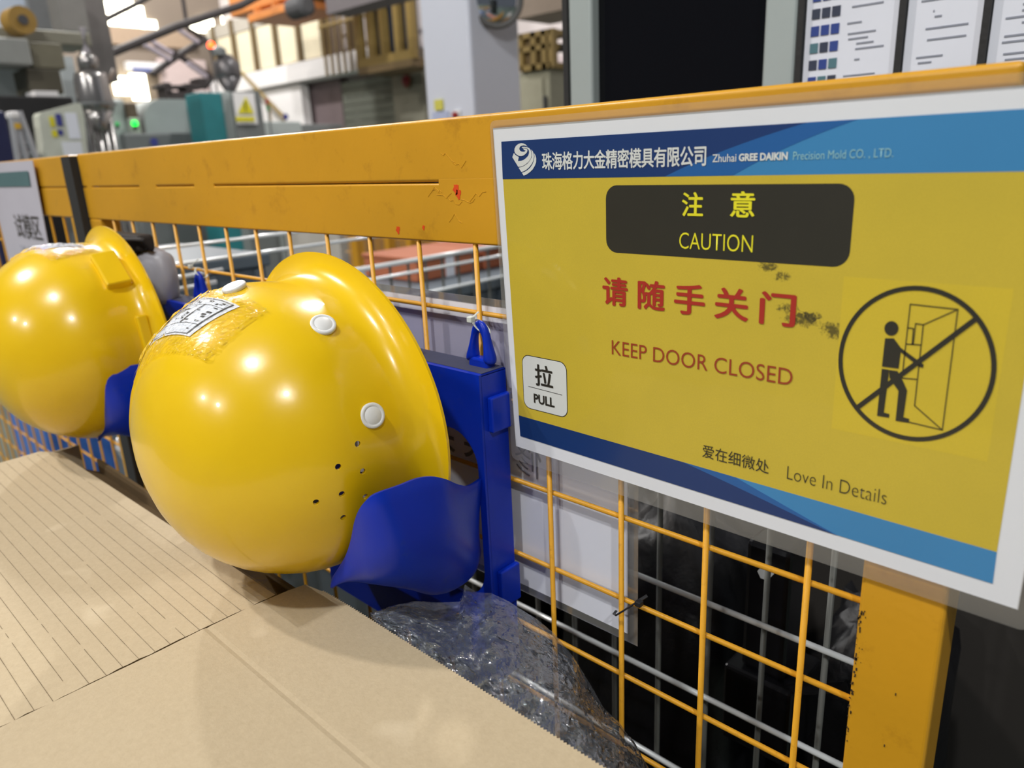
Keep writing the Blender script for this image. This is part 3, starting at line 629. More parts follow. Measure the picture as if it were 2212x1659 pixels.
for j in range(14):
    z = 1.2220 - .0822 * j; rel(obj('cross_wire', tube(nb(), (XL + .04, .0045, z), (.37, .0045, z), .0024, 10), 'wire', smooth=True), gate)
# gasket and neighbouring panel
bm = nb(); n = 26; L_ = []; R_ = []
for k in range(n + 1):
    z = .3 + (1.398 - .3) * k / n; L_.append((-1.060 + .0035 * noise.noise(Vector((z * 40, 0, 0))), z)); R_.append((-1.0135 + .003 * noise.noise(Vector((z * 40, 7, 0))), z))
A = [[Vector((a_[0], -.006, a_[1])), Vector((b_[0], -.006, b_[1]))] for a_, b_ in zip(L_, R_)]
grid(bm, A); o = obj('rubber_gasket', bm, 'strip'); md = o.modifiers.new('s', 'SOLIDIFY'); md.thickness = .02; md.offset = 0
tag(o, 'dark ragged rubber strip closing the gap left of the yellow gate', 'gasket')
fenc = empty('fixed_fence_panel', (-1.5, 0, 0), 'yellow fixed fence panel left of the black rubber strip', 'fence')
rel(obj('upper_tube', box(nb(), -2.6, -1.062, -.004, .030, 1.3445, 1.4010, .0035, 3), 'paint'), fenc)
rel(obj('lower_tube', box(nb(), -2.6, -1.062, -.004, .030, 1.2885, 1.3435, .0022, 2), 'paint'), fenc)
rel(obj('side_post', box(nb(), -1.115, -1.062, -.004, .030, 0, 1.2885, .003), 'paint'), fenc)
for i in range(17):
    x = -1.17 - i * .082; rel(obj('upright_wire', tube(nb(), (x, 0, .1), (x, 0, 1.3), .0025, 8), 'wire'), fenc)
for j in range(14):
    z = 1.2220 - .0822 * j; rel(obj('cross_wire', tube(nb(), (-2.6, .0045, z), (-1.1, .0045, z), .0024, 8), 'wire'), fenc)

# ================================================================== TEXT
def text_mesh(s, bold=0., spacing=1.):
    cu = bpy.data.curves.new('t', 'FONT'); cu.body = s; cu.size = 1; cu.offset = bold; cu.space_character = spacing; cu.resolution_u = 4
    o = bpy.data.objects.new('t', cu); C.objects.link(o)
    dg = bpy.context.evaluated_depsgraph_get(); me = bpy.data.meshes.new_from_object(o.evaluated_get(dg))
    bpy.data.objects.remove(o); bpy.data.curves.remove(cu); return me
def text(name, s, quad, y, mt, parent, bold=0., spacing=1., ptm=None, mirror=False):
    """quad: (x0, z_bottom, x1, z_top) world; fits the word to it"""
    me = text_mesh(s, min(bold, .02) if s.isascii() else min(bold, 0), spacing)
    if bold > .015:
        e = .8 * bold; b2 = bmesh.new(); k2 = 0
        for dx_, dz_ in ((-e, 0), (e, 0), (0, -e * .7), (0, e * .7), (-e * .7, e * .5), (e * .7, -e * .5)):
            k2 += 1; m3 = me.copy(); m3.transform(Matrix.Translation((dx_, dz_, k2))); b2.from_mesh(m3); bpy.data.meshes.remove(m3)
        b2.to_mesh(me); b2.free()
    xs_ = [v.co.x for v in me.vertices]; ys_ = [v.co.y for v in me.vertices]
    x0, x1, y0, y1 = min(xs_), max(xs_), min(ys_), max(ys_); a_, b_, c_, d_ = quad
    for v in me.vertices:
        t = (v.co.x - x0) / (x1 - x0); t = 1 - t if mirror else t
        v.co = Vector((a_ + t * (c_ - a_), y - v.co.z * 1.2e-5, b_ + (v.co.y - y0) / (y1 - y0) * (d_ - b_)))
    me.name = name; me.materials.clear(); me.materials.append(M[mt] if isinstance(mt, str) else mt)
    o = bpy.data.objects.new(name, me); C.objects.link(o); return rel(o, parent)

# ================================================================== LAMINATED CAUTION SIGN
YS = -.0062; OX, OZ = .0362, 1.3885
def S(u, v): return (OX + u / 1000, OZ - v / 1000)
sign = empty('caution_sign', (OX + .21, YS, OZ - .3), 'laminated yellow and blue caution sign asking to keep the door closed on the gate', 'sign')
rel(obj('paper', poly_plate(nb(), [S(0, 0), S(10, 288.5), S(418.7, 294), S(420, 0)], YS, .0004), 'paper'), sign)
sm = []
for (u, v, rx_, rz_, a_) in ((277, 134, 11, 5, .9), (298, 139, 8, 5, .6), (267, 128, 7, 3, .9), (262, 107, 5, 3, 1.1), (252, 101, 6, 3, .9), (283, 131, 5, 3, .9)):
    x_, z_ = S(u, v); sm.append((x_, z_, rx_ * 1.3 / 1000, rz_ * 1.3 / 1000, a_))
M['syel'] = sign_yellow('yellow_sign_print', (200, 178, 56), sm)
M['syel2'] = sign_yellow('brighter_yellow_print', (208, 184, 50), [])
y1_ = YS - .0003
rel(obj('yellow_field', poly_plate(nb(), [S(9.5, 41.5), S(15.9, 256.5), S(403.7, 261), S(403, 41.5)], y1_), 'syel'), sign)
rel(obj('yellow_patch', poly_plate(nb(), [S(301.5, 104), S(302, 205), S(392, 205.5), S(392, 104)], y1_ - .00005), 'syel2'), sign)
def arc(p0, p1, c_, n=8): return [tuple((1 - t) ** 2 * p0[i] + 2 * t * (1 - t) * c_[i] + t * t * p1[i] for i in (0, 1)) for t in [k / n for k in range(n + 1)]]
rel(obj('header_band', poly_plate(nb(), [S(9.7, 11.3), S(9.3, 42), S(403, 42.4), S(403, 11.3)], y1_ - .00005), 'lightblue'), sign)
c1 = arc((171, 42), (272, 11.3), (215, 24)); c2 = arc((224, 42), (302, 11.3), (258, 24))
rel(obj('navy_wedge', poly_plate(nb(), [S(9.7, 11.3), S(9.3, 42)] + [S(*p) for p in c1], y1_ - .00015), 'navy'), sign)
rel(obj('blue_wedge', poly_plate(nb(), [S(*p) for p in c1] + [S(*p) for p in c2[::-1]], y1_ - .00015), 'midblue'), sign)
rel(obj('footer_band', poly_plate(nb(), [S(15.9, 256), S(16.8, 276.5), S(404.2, 282), S(403.7, 260.7)], y1_ - .00005), 'lightblue'), sign)
f1 = arc((191, 257.9), (310, 280.8), (240, 266)); f2 = arc((236, 258.6), (312, 280.8), (270, 269))
rel(obj('navy_wedge', poly_plate(nb(), [S(15.9, 256), S(16.8, 276.5)] + [S(*p) for p in f1[::-1]], y1_ - .00015), 'navy'), sign)
rel(obj('blue_wedge', poly_plate(nb(), [S(*p) for p in f1] + [S(*p) for p in f2[::-1]], y1_ - .00015), 'midblue'), sign)
def rrect(u0, v0, u1, v1, r, n=6):
    p = []
    for cx_, cy_, s_ in ((u1 - r, v0 + r, -90), (u1 - r, v1 - r, 0), (u0 + r, v1 - r, 90), (u0 + r, v0 + r, 180)):
        for k in range(n + 1):
            a_ = math.radians(s_ + 90 * k / n); p.append((cx_ + r * math.cos(a_), cy_ + r * math.sin(a_)))
    return p
rel(obj('black_block', poly_plate(nb(), [S(*p) for p in rrect(118.6, 47.8, 304, 98.5, 10)], y1_ - .0001), 'black_box'), sign)
rel(obj('pull_border', poly_plate(nb(), [S(*p) for p in rrect(23, 195.3, 75.6, 246.5, 8)], y1_ - .0001), 'ink'), sign)
rel(obj('pull_block', poly_plate(nb(), [S(*p) for p in rrect(23.7, 196, 74.9, 245.8, 7.5)], y1_ - .0002), 'whitep'), sign)
y2_ = y1_ - .0004
def ST(s, u0, v0, u1, v1, mt, bold=0., sp_=1., name='lettering'): # v0 top, v1 bottom
    a_ = S(u0, v1); b_ = S(u1, v0); return text(name, s, (a_[0], a_[1], b_[0], b_[1]), y2_, mt, sign, bold, sp_)
ST('注', 185.5, 52.8, 202.5, 69.6, 'yellp', .028); ST('意', 222.8, 52.2, 240.6, 69.4, 'yellp', .028)
ST('CAUTION', 184, 80.9, 240.4, 92.4, 'yellp', -.008)
for s_, a_, b_ in (('请', 114.8, 139.3), ('随', 148.4, 172.8), ('手', 180.6, 206.2), ('关', 213.6, 239.8), ('门', 247.5, 272.8)): ST(s_, a_, 117.6, b_, 140.4, 'redp', .034)
ST('KEEP DOOR CLOSED', 123.6, 168.7, 273.6, 180.6, 'redp2', -.004)
ST('拉', 38.5, 201.8, 59.8, 222.2, 'ink', .028); ST('PULL', 36, 230.4, 60.8, 239.4, 'ink', .02)
rel(obj('divider_line', poly_plate(nb(), [S(30, 224.6), S(69.8, 225.5), S(69.8, 225.9), S(30, 225)], y2_), 'ink'), sign)
ST('爱在细微处', 207.9, 238.6, 261, 249.2, 'ink'); ST('Love In Details', 274.4, 239.2, 340.4, 248.9, 'ink', -.016)
ST('珠海格力大金精密模具有限公司', 55, 21.6, 203.6, 35.6, 'whitep', .03, .95)
ST('Zhuhai', 208.3, 28.1, 225.8, 33.2, 'whitep', .008); ST('GREE DAIKIN', 227.6, 28.2, 260.9, 33.1, 'whitep', .03)
ST('Precision Mold CO. , LTD.', 264.4, 28.2, 323.5, 34.0, 'palep', -.006)
LOGO = [[(24.0,19.7),(24.3,17.7),(26.0,15.6),(29.0,14.1),(31.8,13.7),(34.3,14.0),(36.8,14.9),(38.8,16.6),(36.4,15.8),(34.2,15.5),(31.7,15.9),(30.1,16.8),(29.6,18.2),(30.1,19.3),(31.5,20.2),(33.6,20.6),(35.5,20.5),(36.7,19.7),(35.3,19.4),(33.8,18.1),(36.0,18.0),(38.4,18.6),(38.7,20.0),(37.7,21.5),(36.0,22.6),(33.8,23.6),(31.3,23.9),(28.7,23.6),(26.3,22.5),(24.7,21.3)],
[(23.3,21.1),(24.3,22.3),(26.2,23.5),(28.7,24.5),(27.6,27.8),(31.0,27.7),(34.2,27.0),(37.1,25.5),(39.4,23.8),(40.4,21.8),(40.5,20.3),(40.0,19.2),(38.8,18.3),(36.3,17.6),(33.5,17.7),(32.3,16.7),(35.4,16.7),(38.5,17.1),(40.6,17.9),(42.1,19.3),(42.9,21.3),(43.0,23.7),(42.1,26.1),(39.8,28.5),(36.6,30.4),(33.0,31.9),(30.2,32.4),(27.6,32.4),(21.3,24.5)],
[(43.0,19.2),(44.5,20.5),(45.6,22.7),(45.7,24.9),(45.0,27.5),(43.1,30.3),(40.2,32.9),(37.0,34.8),(33.8,36.1),(30.9,36.6),(28.0,33.1),(31.4,32.7),(34.6,31.8),(38.2,30.1),(41.1,27.8),(43.0,25.5),(43.6,22.8),(43.4,20.9)],
[(46.1,22.3),(47.4,24.0),(48.1,26.3),(47.8,29.3),(46.4,31.9),(43.8,34.8),(40.6,36.9),(36.8,38.8),(33.4,39.6),(31.5,37.2),(34.4,36.7),(37.9,35.3),(41.1,33.4),(43.7,30.8),(45.4,27.9),(46.3,24.9)]]
bm = nb()
for pl in LOGO: poly_plate(bm, [S(u + .7, v - .2) for u, v in pl], y2_)
bmesh.ops.triangulate(bm, faces=bm.faces); rel(obj('logo', bm, 'whitep'), sign)
# pictogram
yi = y2_
bm = nb(); N = 72; cxr, czr = 346.3, 154.3
for k in range(N):
    a0, a1 = 2 * PI * k / N, 2 * PI * (k + 1) / N
    q = [(cxr + rx_ * math.cos(t), czr + rz_ * math.sin(t)) for rx_, rz_, t in ((43.7, 48.2, a0), (43.7, 48.2, a1), (41.0, 45.4, a1), (41.0, 45.4, a0))]
    poly_plate(bm, [S(*p) for p in q], yi)
rel(obj('prohibition_ring', bm, 'ink'), sign)
rel(obj('prohibition_bar', poly_plate(nb(), [S(315.6, 186.6), S(375.0, 121.4), S(377.2, 123.4), S(317.9, 188.6)], yi - .0001), 'ink'), sign)
rel(obj('figure_head', poly_plate(nb(), [S(332.4 + 4.0 * math.cos(t), 133.3 + 4.5 * math.sin(t)) for t in [2 * PI * k / 20 for k in range(20)]], yi), 'ink'), sign)
rel(obj('figure_torso', poly_plate(nb(), [S(*p) for p in ((329.4, 139.9), (334.3, 139.2), (338.8, 144.5), (352.5, 153), (352.3, 155), (350, 154.6), (339.1, 147.2), (338.9, 157.6), (329.3, 157.8))], yi), 'ink'), sign)
rel(obj('figure_leg', poly_plate(nb(), [S(*p) for p in ((329.4, 159.3), (333.4, 159.3), (333.7, 163.2), (333.2, 187.3), (336.5, 187.7), (336.5, 190), (329.4, 190.2))], yi), 'ink'), sign)
rel(obj('figure_leg', poly_plate(nb(), [S(*p) for p in ((333.5, 159.4), (338.4, 159.3), (342.2, 165.2), (345.1, 170.7), (344.7, 188), (348.1, 188.4), (348.1, 190.9), (340.5, 191.2), (340.3, 171.7), (334.4, 164.4))], yi), 'ink'), sign)
bm = nb()
def ln(a_, b_, w_=.55):
    d = Vector((b_[0] - a_[0], b_[1] - a_[1])).normalized() * w_ / 2; n_ = Vector((-d.y, d.x)); a_, b_ = Vector(a_) - d, Vector(b_) + d
    poly_plate(bm, [S(*(a_ + n_)), S(*(b_ + n_)), S(*(b_ - n_)), S(*(a_ - n_))], yi)
for pl in ([(341.4, 163), (341.4, 117.4), (366.6, 117.9), (366.8, 191.4), (348.1, 190.4)], [(366.6, 117.9), (349.7, 128.9), (350.2, 179.3), (366.8, 191.4)], [(345.5, 141.3), (345.5, 128.7), (349.7, 128.9)], [(341.5, 131.8), (344.6, 131.8), (344.9, 141.6)], [(341.7, 141.7), (349.9, 141.2)], [(341.7, 163.2), (349.7, 162.6)]):
    for a_, b_ in zip(pl, pl[1:]): ln(a_, b_)
rel(obj('door_drawing', bm, 'ink'), sign)
lam = []
for cx_, cy_, s_ in ((420, -1, -90), (420, 301, 0), (9.5, 297, 90), (2.5, -.5, 180)):
    for k in range(6):
        a_ = math.radians(s_ + 90 * k / 5); lam.append((cx_ + 5.5 * math.cos(a_), cy_ + 5.5 * math.sin(a_)))
hole = [(419.6, .6)] * 6 + [(418.3, 293.6)] * 6 + [(10.4, 288.1)] * 6 + [(.4, .6)] * 6
bm = nb(); A = [bm.verts.new((S(*p)[0], YS - .0004, S(*p)[1])) for p in lam]; B = [bm.verts.new((S(*p)[0], YS - .0004, S(*p)[1])) for p in hole]
for i in range(24):
    j = (i + 1) % 24; bm.faces.new((A[i], A[j], B[j], B[i]))
bmesh.ops.remove_doubles(bm, verts=bm.verts, dist=1e-6)
rel(obj('laminating_film', bm, 'lam'), sign)

# sheet hanging behind the mesh: back of a laminated A3 page
bs_ = empty('hanging_sheet', (-.05, .01, .95), 'laminated white sheet hung behind the yellow wires, its back to the viewer', 'sheet')
rel(obj('paper', box(nb(), -.250, .1625, .0120, .0124, .934, 1.228), 'paperb'), bs_)
rel(obj('lilac_border', box(nb(), -.248, .150, .0110, .0118, 1.150, 1.213), mat('show_through_grey', (172, 172, 196), .55)), bs_)
for q in ((-.262, -.250, .9255, 1.2355), (.1625, .1735, .9255, 1.2355), (-.250, .1625, .9255, .934), (-.250, .1625, 1.228, 1.2355)):
    rel(obj('laminating_film', box(nb(), q[0], q[1], .0118, .0122, q[2], q[3]), 'lam'), bs_)
gt = mat('show_through_ink', (120, 122, 132), .6)
text('mirrored_lettering', '模', (-.048, 1.060, .006, 1.116), .0108, gt, bs_, .01, mirror=True)
text('mirrored_lettering', '修', (.028, 1.062, .062, 1.10), .0108, gt, bs_, -.01, mirror=True)
text('mirrored_lettering', '具', (-.118, 1.060, -.062, 1.116), .0108, gt, bs_, .01, mirror=True)
# sheet at the far left
ls = empty('hanging_poster', (-1.4, -.02, 1.0), 'pinkish white laminated poster with a green header at the far left edge', 'poster')
pk = mat('pinkish_sheet', (205, 203, 216), .35, var=.06, vs=6, coat=.3)
bm = nb(); pq = [(-1.2435, 1.3975), (-1.268, 1.20), (-1.30, .98), (-1.60, .98), (-1.60, 1.40)]
rel(obj('sheet', poly_plate(nb(), pq, -.012, .001), pk), ls)
rel(obj('green_header', poly_plate(nb(), [(-1.283, 1.378), (-1.289, 1.348), (-1.59, 1.348), (-1.59, 1.378)], -.0135), mat('dark_teal_print', (84, 116, 120), .5)), ls)
text('lettering', '试模区', (-1.47, 1.238, -1.285, 1.29), -.0135, 'ink', ls)
text('lettering', '注塑机', (-1.47, 1.19, -1.30, 1.222), -.0135, g1, ls)

# ================================================================== HELMETS
def helmet(label, prm, fit, buttons, holes, pods, lab):
    cx, yr, cz, b, a_, h, p, ti, ya, ro = prm
    t = empty('hard_hat', (cx, yr, cz), label, 'hard hat', 'hard hats on the blue racks')
    Rm = Matrix.Rotation(ya, 3, 'Z') @ Matrix.Rotation(ti, 3, 'X') @ Matrix.Rotation(ro, 3, 'Y'); O = Vector((cx, yr, cz))
    def dp(T, w_, off=0.):
        w_ = max(min(w_, 1), -.3)
        if w_ < 0: r = 1.; q = Vector((b * math.cos(T), -h * w_, a_ * math.sin(T)))
        else:
            r = max(0, 1 - w_ ** p) ** (1 / p); u_ = max(0, min(1, (.50 - w_) / .42)); r *= 1 - .095 * u_ * u_ * (3 - 2 * u_) * (.45 + .55 * max(0, min(1, .75 + math.sin(T)))); q = Vector((b * r * math.cos(T), -h * w_, a_ * r * math.sin(T)))
        # implicit normal
        rr = math.hypot(q.x / b, q.z / a_); g = Vector((rr ** (p - 2) * q.x / b ** 2 if rr > 1e-6 else 0, -abs(q.y / h) ** (p - 1) / h if q.y < 0 else 0, rr ** (p - 2) * q.z / a_ ** 2 if rr > 1e-6 else 0)).normalized()
        return q + g * off, g
    def Wd(q): return O + Rm @ q
    def exf(T): return .0148 * max(.4, min(1, 1.2 + 1.5 * math.sin(T))) - .0064 * max(0, (math.sin(T) + .3) / 1.3) ** 2.5
    N = 96; rows = []
    ws_ = [.9999, .995, .98, .95, .91, .86, .8, .73, .66, .58, .5, .42, .34, .26, .19, .13]
    for w_ in ws_: rows.append([dp(2 * PI * k / N, w_)[0] for k in range(N)])
    w1 = .13
    for f in (.12, .25, .38, .5, .62, .74, .86, .95, 1.):
        row = []
        for k in range(N):
            T = 2 * PI * k / N; ex = exf(T); P0, g0 = dp(T, w1); P1 = Vector((b * math.cos(T), -.1 * h * 0, a_ * math.sin(T))) * 1.0; P1.y = -.004
            dr_ = Vector((math.cos(T), 0, math.sin(T))); P2 = Vector((b * math.cos(T), .0035, a_ * math.sin(T))) + dr_ * ex; P1 = Vector((P0.x, .0, P0.z))
            row.append(P0 * (1 - f) ** 2 + P1 * 2 * f * (1 - f) + P2 * f * f)
        rows.append(row)
    bm = nb(); V = []
    top = bm.verts.new(Wd(Vector((0, -h, 0))))
    for row in rows: V.append([bm.verts.new(Wd(q)) for q in row])
    for k in range(N): bm.faces.new((top, V[0][k], V[0][(k + 1) % N]))
    for r0, r1 in zip(V, V[1:]):
        for k in range(N): bm.faces.new((r0[k], r1[k], r1[(k + 1) % N], r0[(k + 1) % N]))
    sh_ = obj('shell', bm, 'helmet', smooth=True)
    md = sh_.modifiers.new('s', 'SOLIDIFY'); md.thickness = .003; md.offset = -1
    if holes:
        bm = nb()
        for T, w_ in holes:
            q, g = dp(T, w_); d = (Rm @ g); c_ = Wd(q); tube(bm, c_ - d * .012, c_ + d * .008, .0026, 12)
        cut = obj('cut', bm, 'helmet'); bpy.context.view_layer.update()
        md = sh_.modifiers.new('b', 'BOOLEAN'); md.object = cut; md.operation = 'DIFFERENCE'; md.solver = 'EXACT'
    bpy.context.view_layer.update()
    me = bpy.data.meshes.new_from_object(sh_.evaluated_get(bpy.context.evaluated_depsgraph_get()))
    sh_.modifiers.clear(); sh_.data = me; me.name = 'shell'
    if holes: bpy.data.objects.remove(cut)
    try: me.set_sharp_from_angle(angle=math.radians(50))
    except Exception: pass
    rel(sh_, t)
    for T, w_ in buttons:
        q, g = dp(T, w_); c_ = Wd(q); d = Rm @ g
        rel(obj('button', lathe(nb(), [(.0095, -.002), (.0108, .0006), (.0108, .0026), (.0098, .0034), (.0080, .0034), (.0077, .0030), (.0072, .0034), (.001, .0037)], c_, 32, d), 'rivet', smooth=True), t)
    for T, w_, hw, hl, dep in pods:
        bm = nb(); q, g = dp(T, w_); c_ = Wd(q); d = (Rm @ g).normalized(); up = (Rm @ Vector((-math.sin(T), 0, math.cos(T)))).normalized(); sd_ = d.cross(up).normalized()
        box(bm, -hw, hw, -hl, hl, -.012, dep, .0025, 3)
        for v in bm.verts: v.co = c_ + sd_ * v.co.x + up * v.co.y + d * v.co.z
        rel(obj('accessory_slot', bm, 'helmet', smooth=False), t)
    # suspension inside
    bm = nb()
    for k in range(48):
        T0, T1 = 2 * PI * k / 48, 2 * PI * (k + 1) / 48
        q = [Vector(((b - .02) * math.cos(T), y_, (a_ - .02) * math.sin(T))) for T, y_ in ((T0, -.02), (T1, -.02), (T1, .012), (T0, .012))]
        bm.faces.new([bm.verts.new(Wd(x)) for x in q])
    bmesh.ops.remove_doubles(bm, verts=bm.verts, dist=1e-5); rel(solid(obj('head_band', bm, 'nylonk'), .002), t)
    for k in range(3):
        ph = k * PI / 3; pts = []
        for i in range(13):
            th_ = PI * i / 12; pts.append(Wd(Vector(((b - .025) * math.cos(th_) * math.cos(ph), -(h - .05) * math.sin(th_) - .01, (a_ - .025) * math.cos(th_) * math.sin(ph)))))
        rel(obj('crown_strap', path_tube(nb(), pts, .006, 6, .2), 'nylonk'), t)
    # sticker
    if lab:
        def patch(cs, off, nu, nv, wr=0., seed=0):
            out = []
            for j in range(nv + 1):
                row = []
                for i in range(nu + 1):
                    s_, r_ = i / nu, j / nv
                    Tq = (cs[0][0] * (1 - s_) + cs[1][0] * s_) * (1 - r_) + (cs[3][0] * (1 - s_) + cs[2][0] * s_) * r_
                    wq = (cs[0][1] * (1 - s_) + cs[1][1] * s_) * (1 - r_) + (cs[3][1] * (1 - s_) + cs[2][1] * s_) * r_
                    o_ = off + (wr * abs(noise.noise(Vector((s_ * 9 + seed, r_ * 22, 0)))) if wr else 0)
                    row.append(Wd(dp(Tq, wq, o_)[0]))
                out.append(row)
            return out
        bm = nb(); grid(bm, patch(lab, .0006, 24, 12)); nl = rel(obj('name_label', bm, 'paper', smooth=True), t)
        def sub(s0, s1, r0, r1):
            f = lambda s_, r_: tuple((lab[0][i] * (1 - s_) + lab[1][i] * s_) * (1 - r_) + (lab[3][i] * (1 - s_) + lab[2][i] * s_) * r_ for i in (0, 1))
            return [f(s0, r0), f(s1, r0), f(s1, r1), f(s0, r1)]
        bm = nb()
        for q in ((.04, .96, .07, .10), (.04, .96, .90, .93), (.04, .055, .07, .93), (.945, .96, .07, .93), (.22, .232, .07, .93), (.72, .732, .07, .93), (.22, .72, .48, .51)):
            grid(bm, patch(sub(*q), .0010, 14, 3))
        rel(obj('label_lines', bm, 'ink'), nl)
        bm = nb(); rnd = random.Random(5)
        for k in range(26):
            s0 = rnd.choice((.27, .33, .39, .46, .52, .58, .64, .78, .84, .10, .15)) ; r0 = rnd.choice((.18, .3, .42, .6, .7, .8)) + rnd.uniform(-.03, .03)
            grid(bm, patch(sub(s0, s0 + rnd.uniform(.015, .045), r0, r0 + rnd.uniform(.03, .09)), .0010, 2, 2))
        rel(obj('label_lettering', bm, 'ink'), nl)
        tp = [(lab[0][0] - .16, lab[0][1] - .07), (lab[1][0] - .32, lab[1][1] + .02), (lab[2][0] + .1, lab[2][1] + .12), (lab[3][0] + .1, lab[3][1] - .05)]
        bm = nb(); grid(bm, patch(tp, .0012, 60, 50, .0035, 3)); rel(obj('clear_tape', bm, 'tape'), t)
    return t
H1 = [-0.117, -0.0954, 1.1307, 0.1533, 0.1466, 0.1849, 2.3668, 0.0237, -0.0212, 0.1682]
helmet('yellow hard hat with white side buttons, nearest, on the front blue rack', H1, None,
       [(1.075, .281), (.443, .258), (1.72, .45), (2.8, .258)],
       [(.313, .367), (.216, .475), (.138, .366), (.035, .474), (.013, .579), (-.142, .468), (-.038, .362)], [],
       [(1.457, .528), (1.54, .743), (2.15, .80), (1.95, .56)])
H2 = [-0.6674, -0.0968, 1.1381, 0.1533, 0.1466, 0.1849, 2.3668, 0.0237, -0.0212, 0.30]
helmet('yellow hard hat with a raised accessory slot, farther left, on the rear blue rack', H2, None,
       [], [], [(1.18, .14, .016, .030, .010), (.46, .085, .007, .026, .006)],
       [(1.70, .17), (1.74, .44), (2.3, .50), (2.25, .18)])

# ================================================================== HELMET RACKS
def rack(dx, dz, label):
    t = empty('helmet_rack', (-.109 + dx, -.02, .84 + dz), label, 'rack', 'blue helmet racks on the gate')
    xc = 0
    def V3(x, y, z): return Vector((x + dx, y, z + dz))
    xl, xr, zb, zt, yf = -.2685, .0345, .842, 1.176, -.037
    # front plate with the big rounded opening
    hx0, hx1, hz0, hz1, r = -.260, .0262, .935, 1.1165, .036
    inner = []; n = 10
    for cx_, cz_, s_ in ((hx1 - r, hz1 - r, 0), (hx0 + r, hz1 - r, 90), (hx0 + r, hz0 + r, 180), (hx1 - r, hz0 + r, 270)):
        for k in range(n + 1):
            a_ = math.radians(s_ + 90 * k / n); inner.append((cx_ + r * math.cos(a_), cz_ + r * math.sin(a_)))
    outer = []
    for i, (x, z) in enumerate(inner):
        c_ = i // (n + 1); k = i % (n + 1)
        cn = [(xr, zt), (xl, zt), (xl, zb), (xr, zb)][c_]
        if k <= n // 2: q = [(xr, z), (x, zt), (xl, z), (x, zb)][c_] if k < n // 2 else cn
        else: q = [(x, zt), (xl, z), (x, zb), (xr, z)][c_]
        outer.append(q)
    bm = nb(); A = [bm.verts.new(V3(x, yf, z)) for x, z in inner]; B = [bm.verts.new(V3(x, yf, z)) for x, z in outer]
    for i in range(len(A)):
        j = (i + 1) % len(A)
        try: bm.faces.new((A[i], A[j], B[j], B[i]))
        except ValueError: pass
    bmesh.ops.remove_doubles(bm, verts=bm.verts, dist=1e-5)
    # arch raised over the middle of the top edge
    f = rel(solid(obj('front_plate', bm, 'bluep'), .003, 0), t)
    bm = nb(); ar = [(-.205, zt)] + [(-.142 - .060 * math.cos(PI * k / 14), zt + .058 * math.sin(PI * k / 14)) for k in range(15)] + [(-.079, zt)]
    bm.faces.new([bm.verts.new(V3(x, yf, z - .001)) for x, z in ar]); rel(solid(obj('top_arch', bm, 'bluep'), .004, 0), t)
    def W(nm, *q, mt='bluep', bev=.0012):
        x0, x1, y0, y1, z0, z1 = q; return rel(obj(nm, box(nb(), x0 + dx, x1 + dx, y0, y1, z0 + dz, z1 + dz, bev), mt), t)
    W('side_wall', xr - .003, xr, yf, -.0028, zb, zt); W('side_wall', xl, xl + .003, yf, -.0028, zb, zt)
    W('top_wall', xl, xr, yf + .0008, -.0028, zt - .003, zt); W('bottom_wall', xl, xr, yf, -.0028, zb, zb + .003)
    W('dust_layer', xl + .002, xr - .002, yf + .004, -.003, zt - .0005, zt + .0004, mt='dust', bev=0).__setitem__('kind', 'stuff')
    W('inner_wall', hx1 - .001, hx1 + .0015, yf, -.0028, hz0 + .03, hz1 - .03)
    for z0, z1 in ((1.1185, 1.153), (.930, .971)):
        W('side_lug', xr, xr + .0065, -.030, -.0028, z0, z1, bev=.0015); W('side_lug', xl - .0065, xl, -.030, -.0028, z0, z1, bev=.0015)
    # hanging loops
    for cx_ in (.0125, -.2465):
        out = [(-.021, 1.1755), (-.016, 1.190), (-.0115, 1.200), (-.0095, 1.212), (-.006, 1.219), (0, 1.2215), (.007, 1.219), (.0105, 1.212), (.0125, 1.200), (.0155, 1.190), (.019, 1.1755)]
        ins = [(-.0040, 1.1825), (-.0062, 1.187), (-.0066, 1.194), (-.0054, 1.201), (-.0032, 1.2065), (0, 1.2085), (.0032, 1.2065), (.0054, 1.201), (.0066, 1.194), (.0062, 1.187), (.0040, 1.1825)]
        bm = nb(); Vs = []
        for lst, y_ in ((out, -.0), (out, 1), (ins, 1), (ins, 0)):
            row = []
            for i, (x, z) in enumerate(lst):
                fl = (1.2215 - z) / .046; wd = .0035 + .0065 * fl ** 1.6
                row.append(bm.verts.new(V3(cx_ + x, -.0125 + (wd if y_ else -wd), z)))
            Vs.append(row)
        m_ = len(out)
        for a_, b_ in ((0, 1), (1, 2), (2, 3), (3, 0)):
            for i in range(m_ - 1): bm.faces.new((Vs[a_][i], Vs[a_][i + 1], Vs[b_][i + 1], Vs[b_][i]))
        for i in (0, m_ - 1): bm.faces.new([Vs[k][i] for k in range(4)])
        o = rel(obj('hanging_loop', bm, 'bluep', smooth=True), t)
        md = o.modifiers.new('sub', 'SUBSURF'); md.levels = 1; md.render_levels = 2
        # bridge at the loop's foot
        W('loop_foot', cx_ - .0125, cx_ + .0125, -.0185, -.0065, 1.1745, 1.1845, bev=.002)
    # cupped arms: scoops that hold the shell
    topE = [(1039, 1033, -.038), (1012, 1049, -.064), (985, 1046, -.088), (958, 1034, -.108), (932, 1029, -.121), (900, 1033, -.136), (862, 1048, -.154), (824, 1061, -.171), (798, 1074, -.180), (779, 1097, -.183), (768, 1128, -.182), (761, 1165, -.180), (748, 1204, -.177), (722, 1246, -.172)]
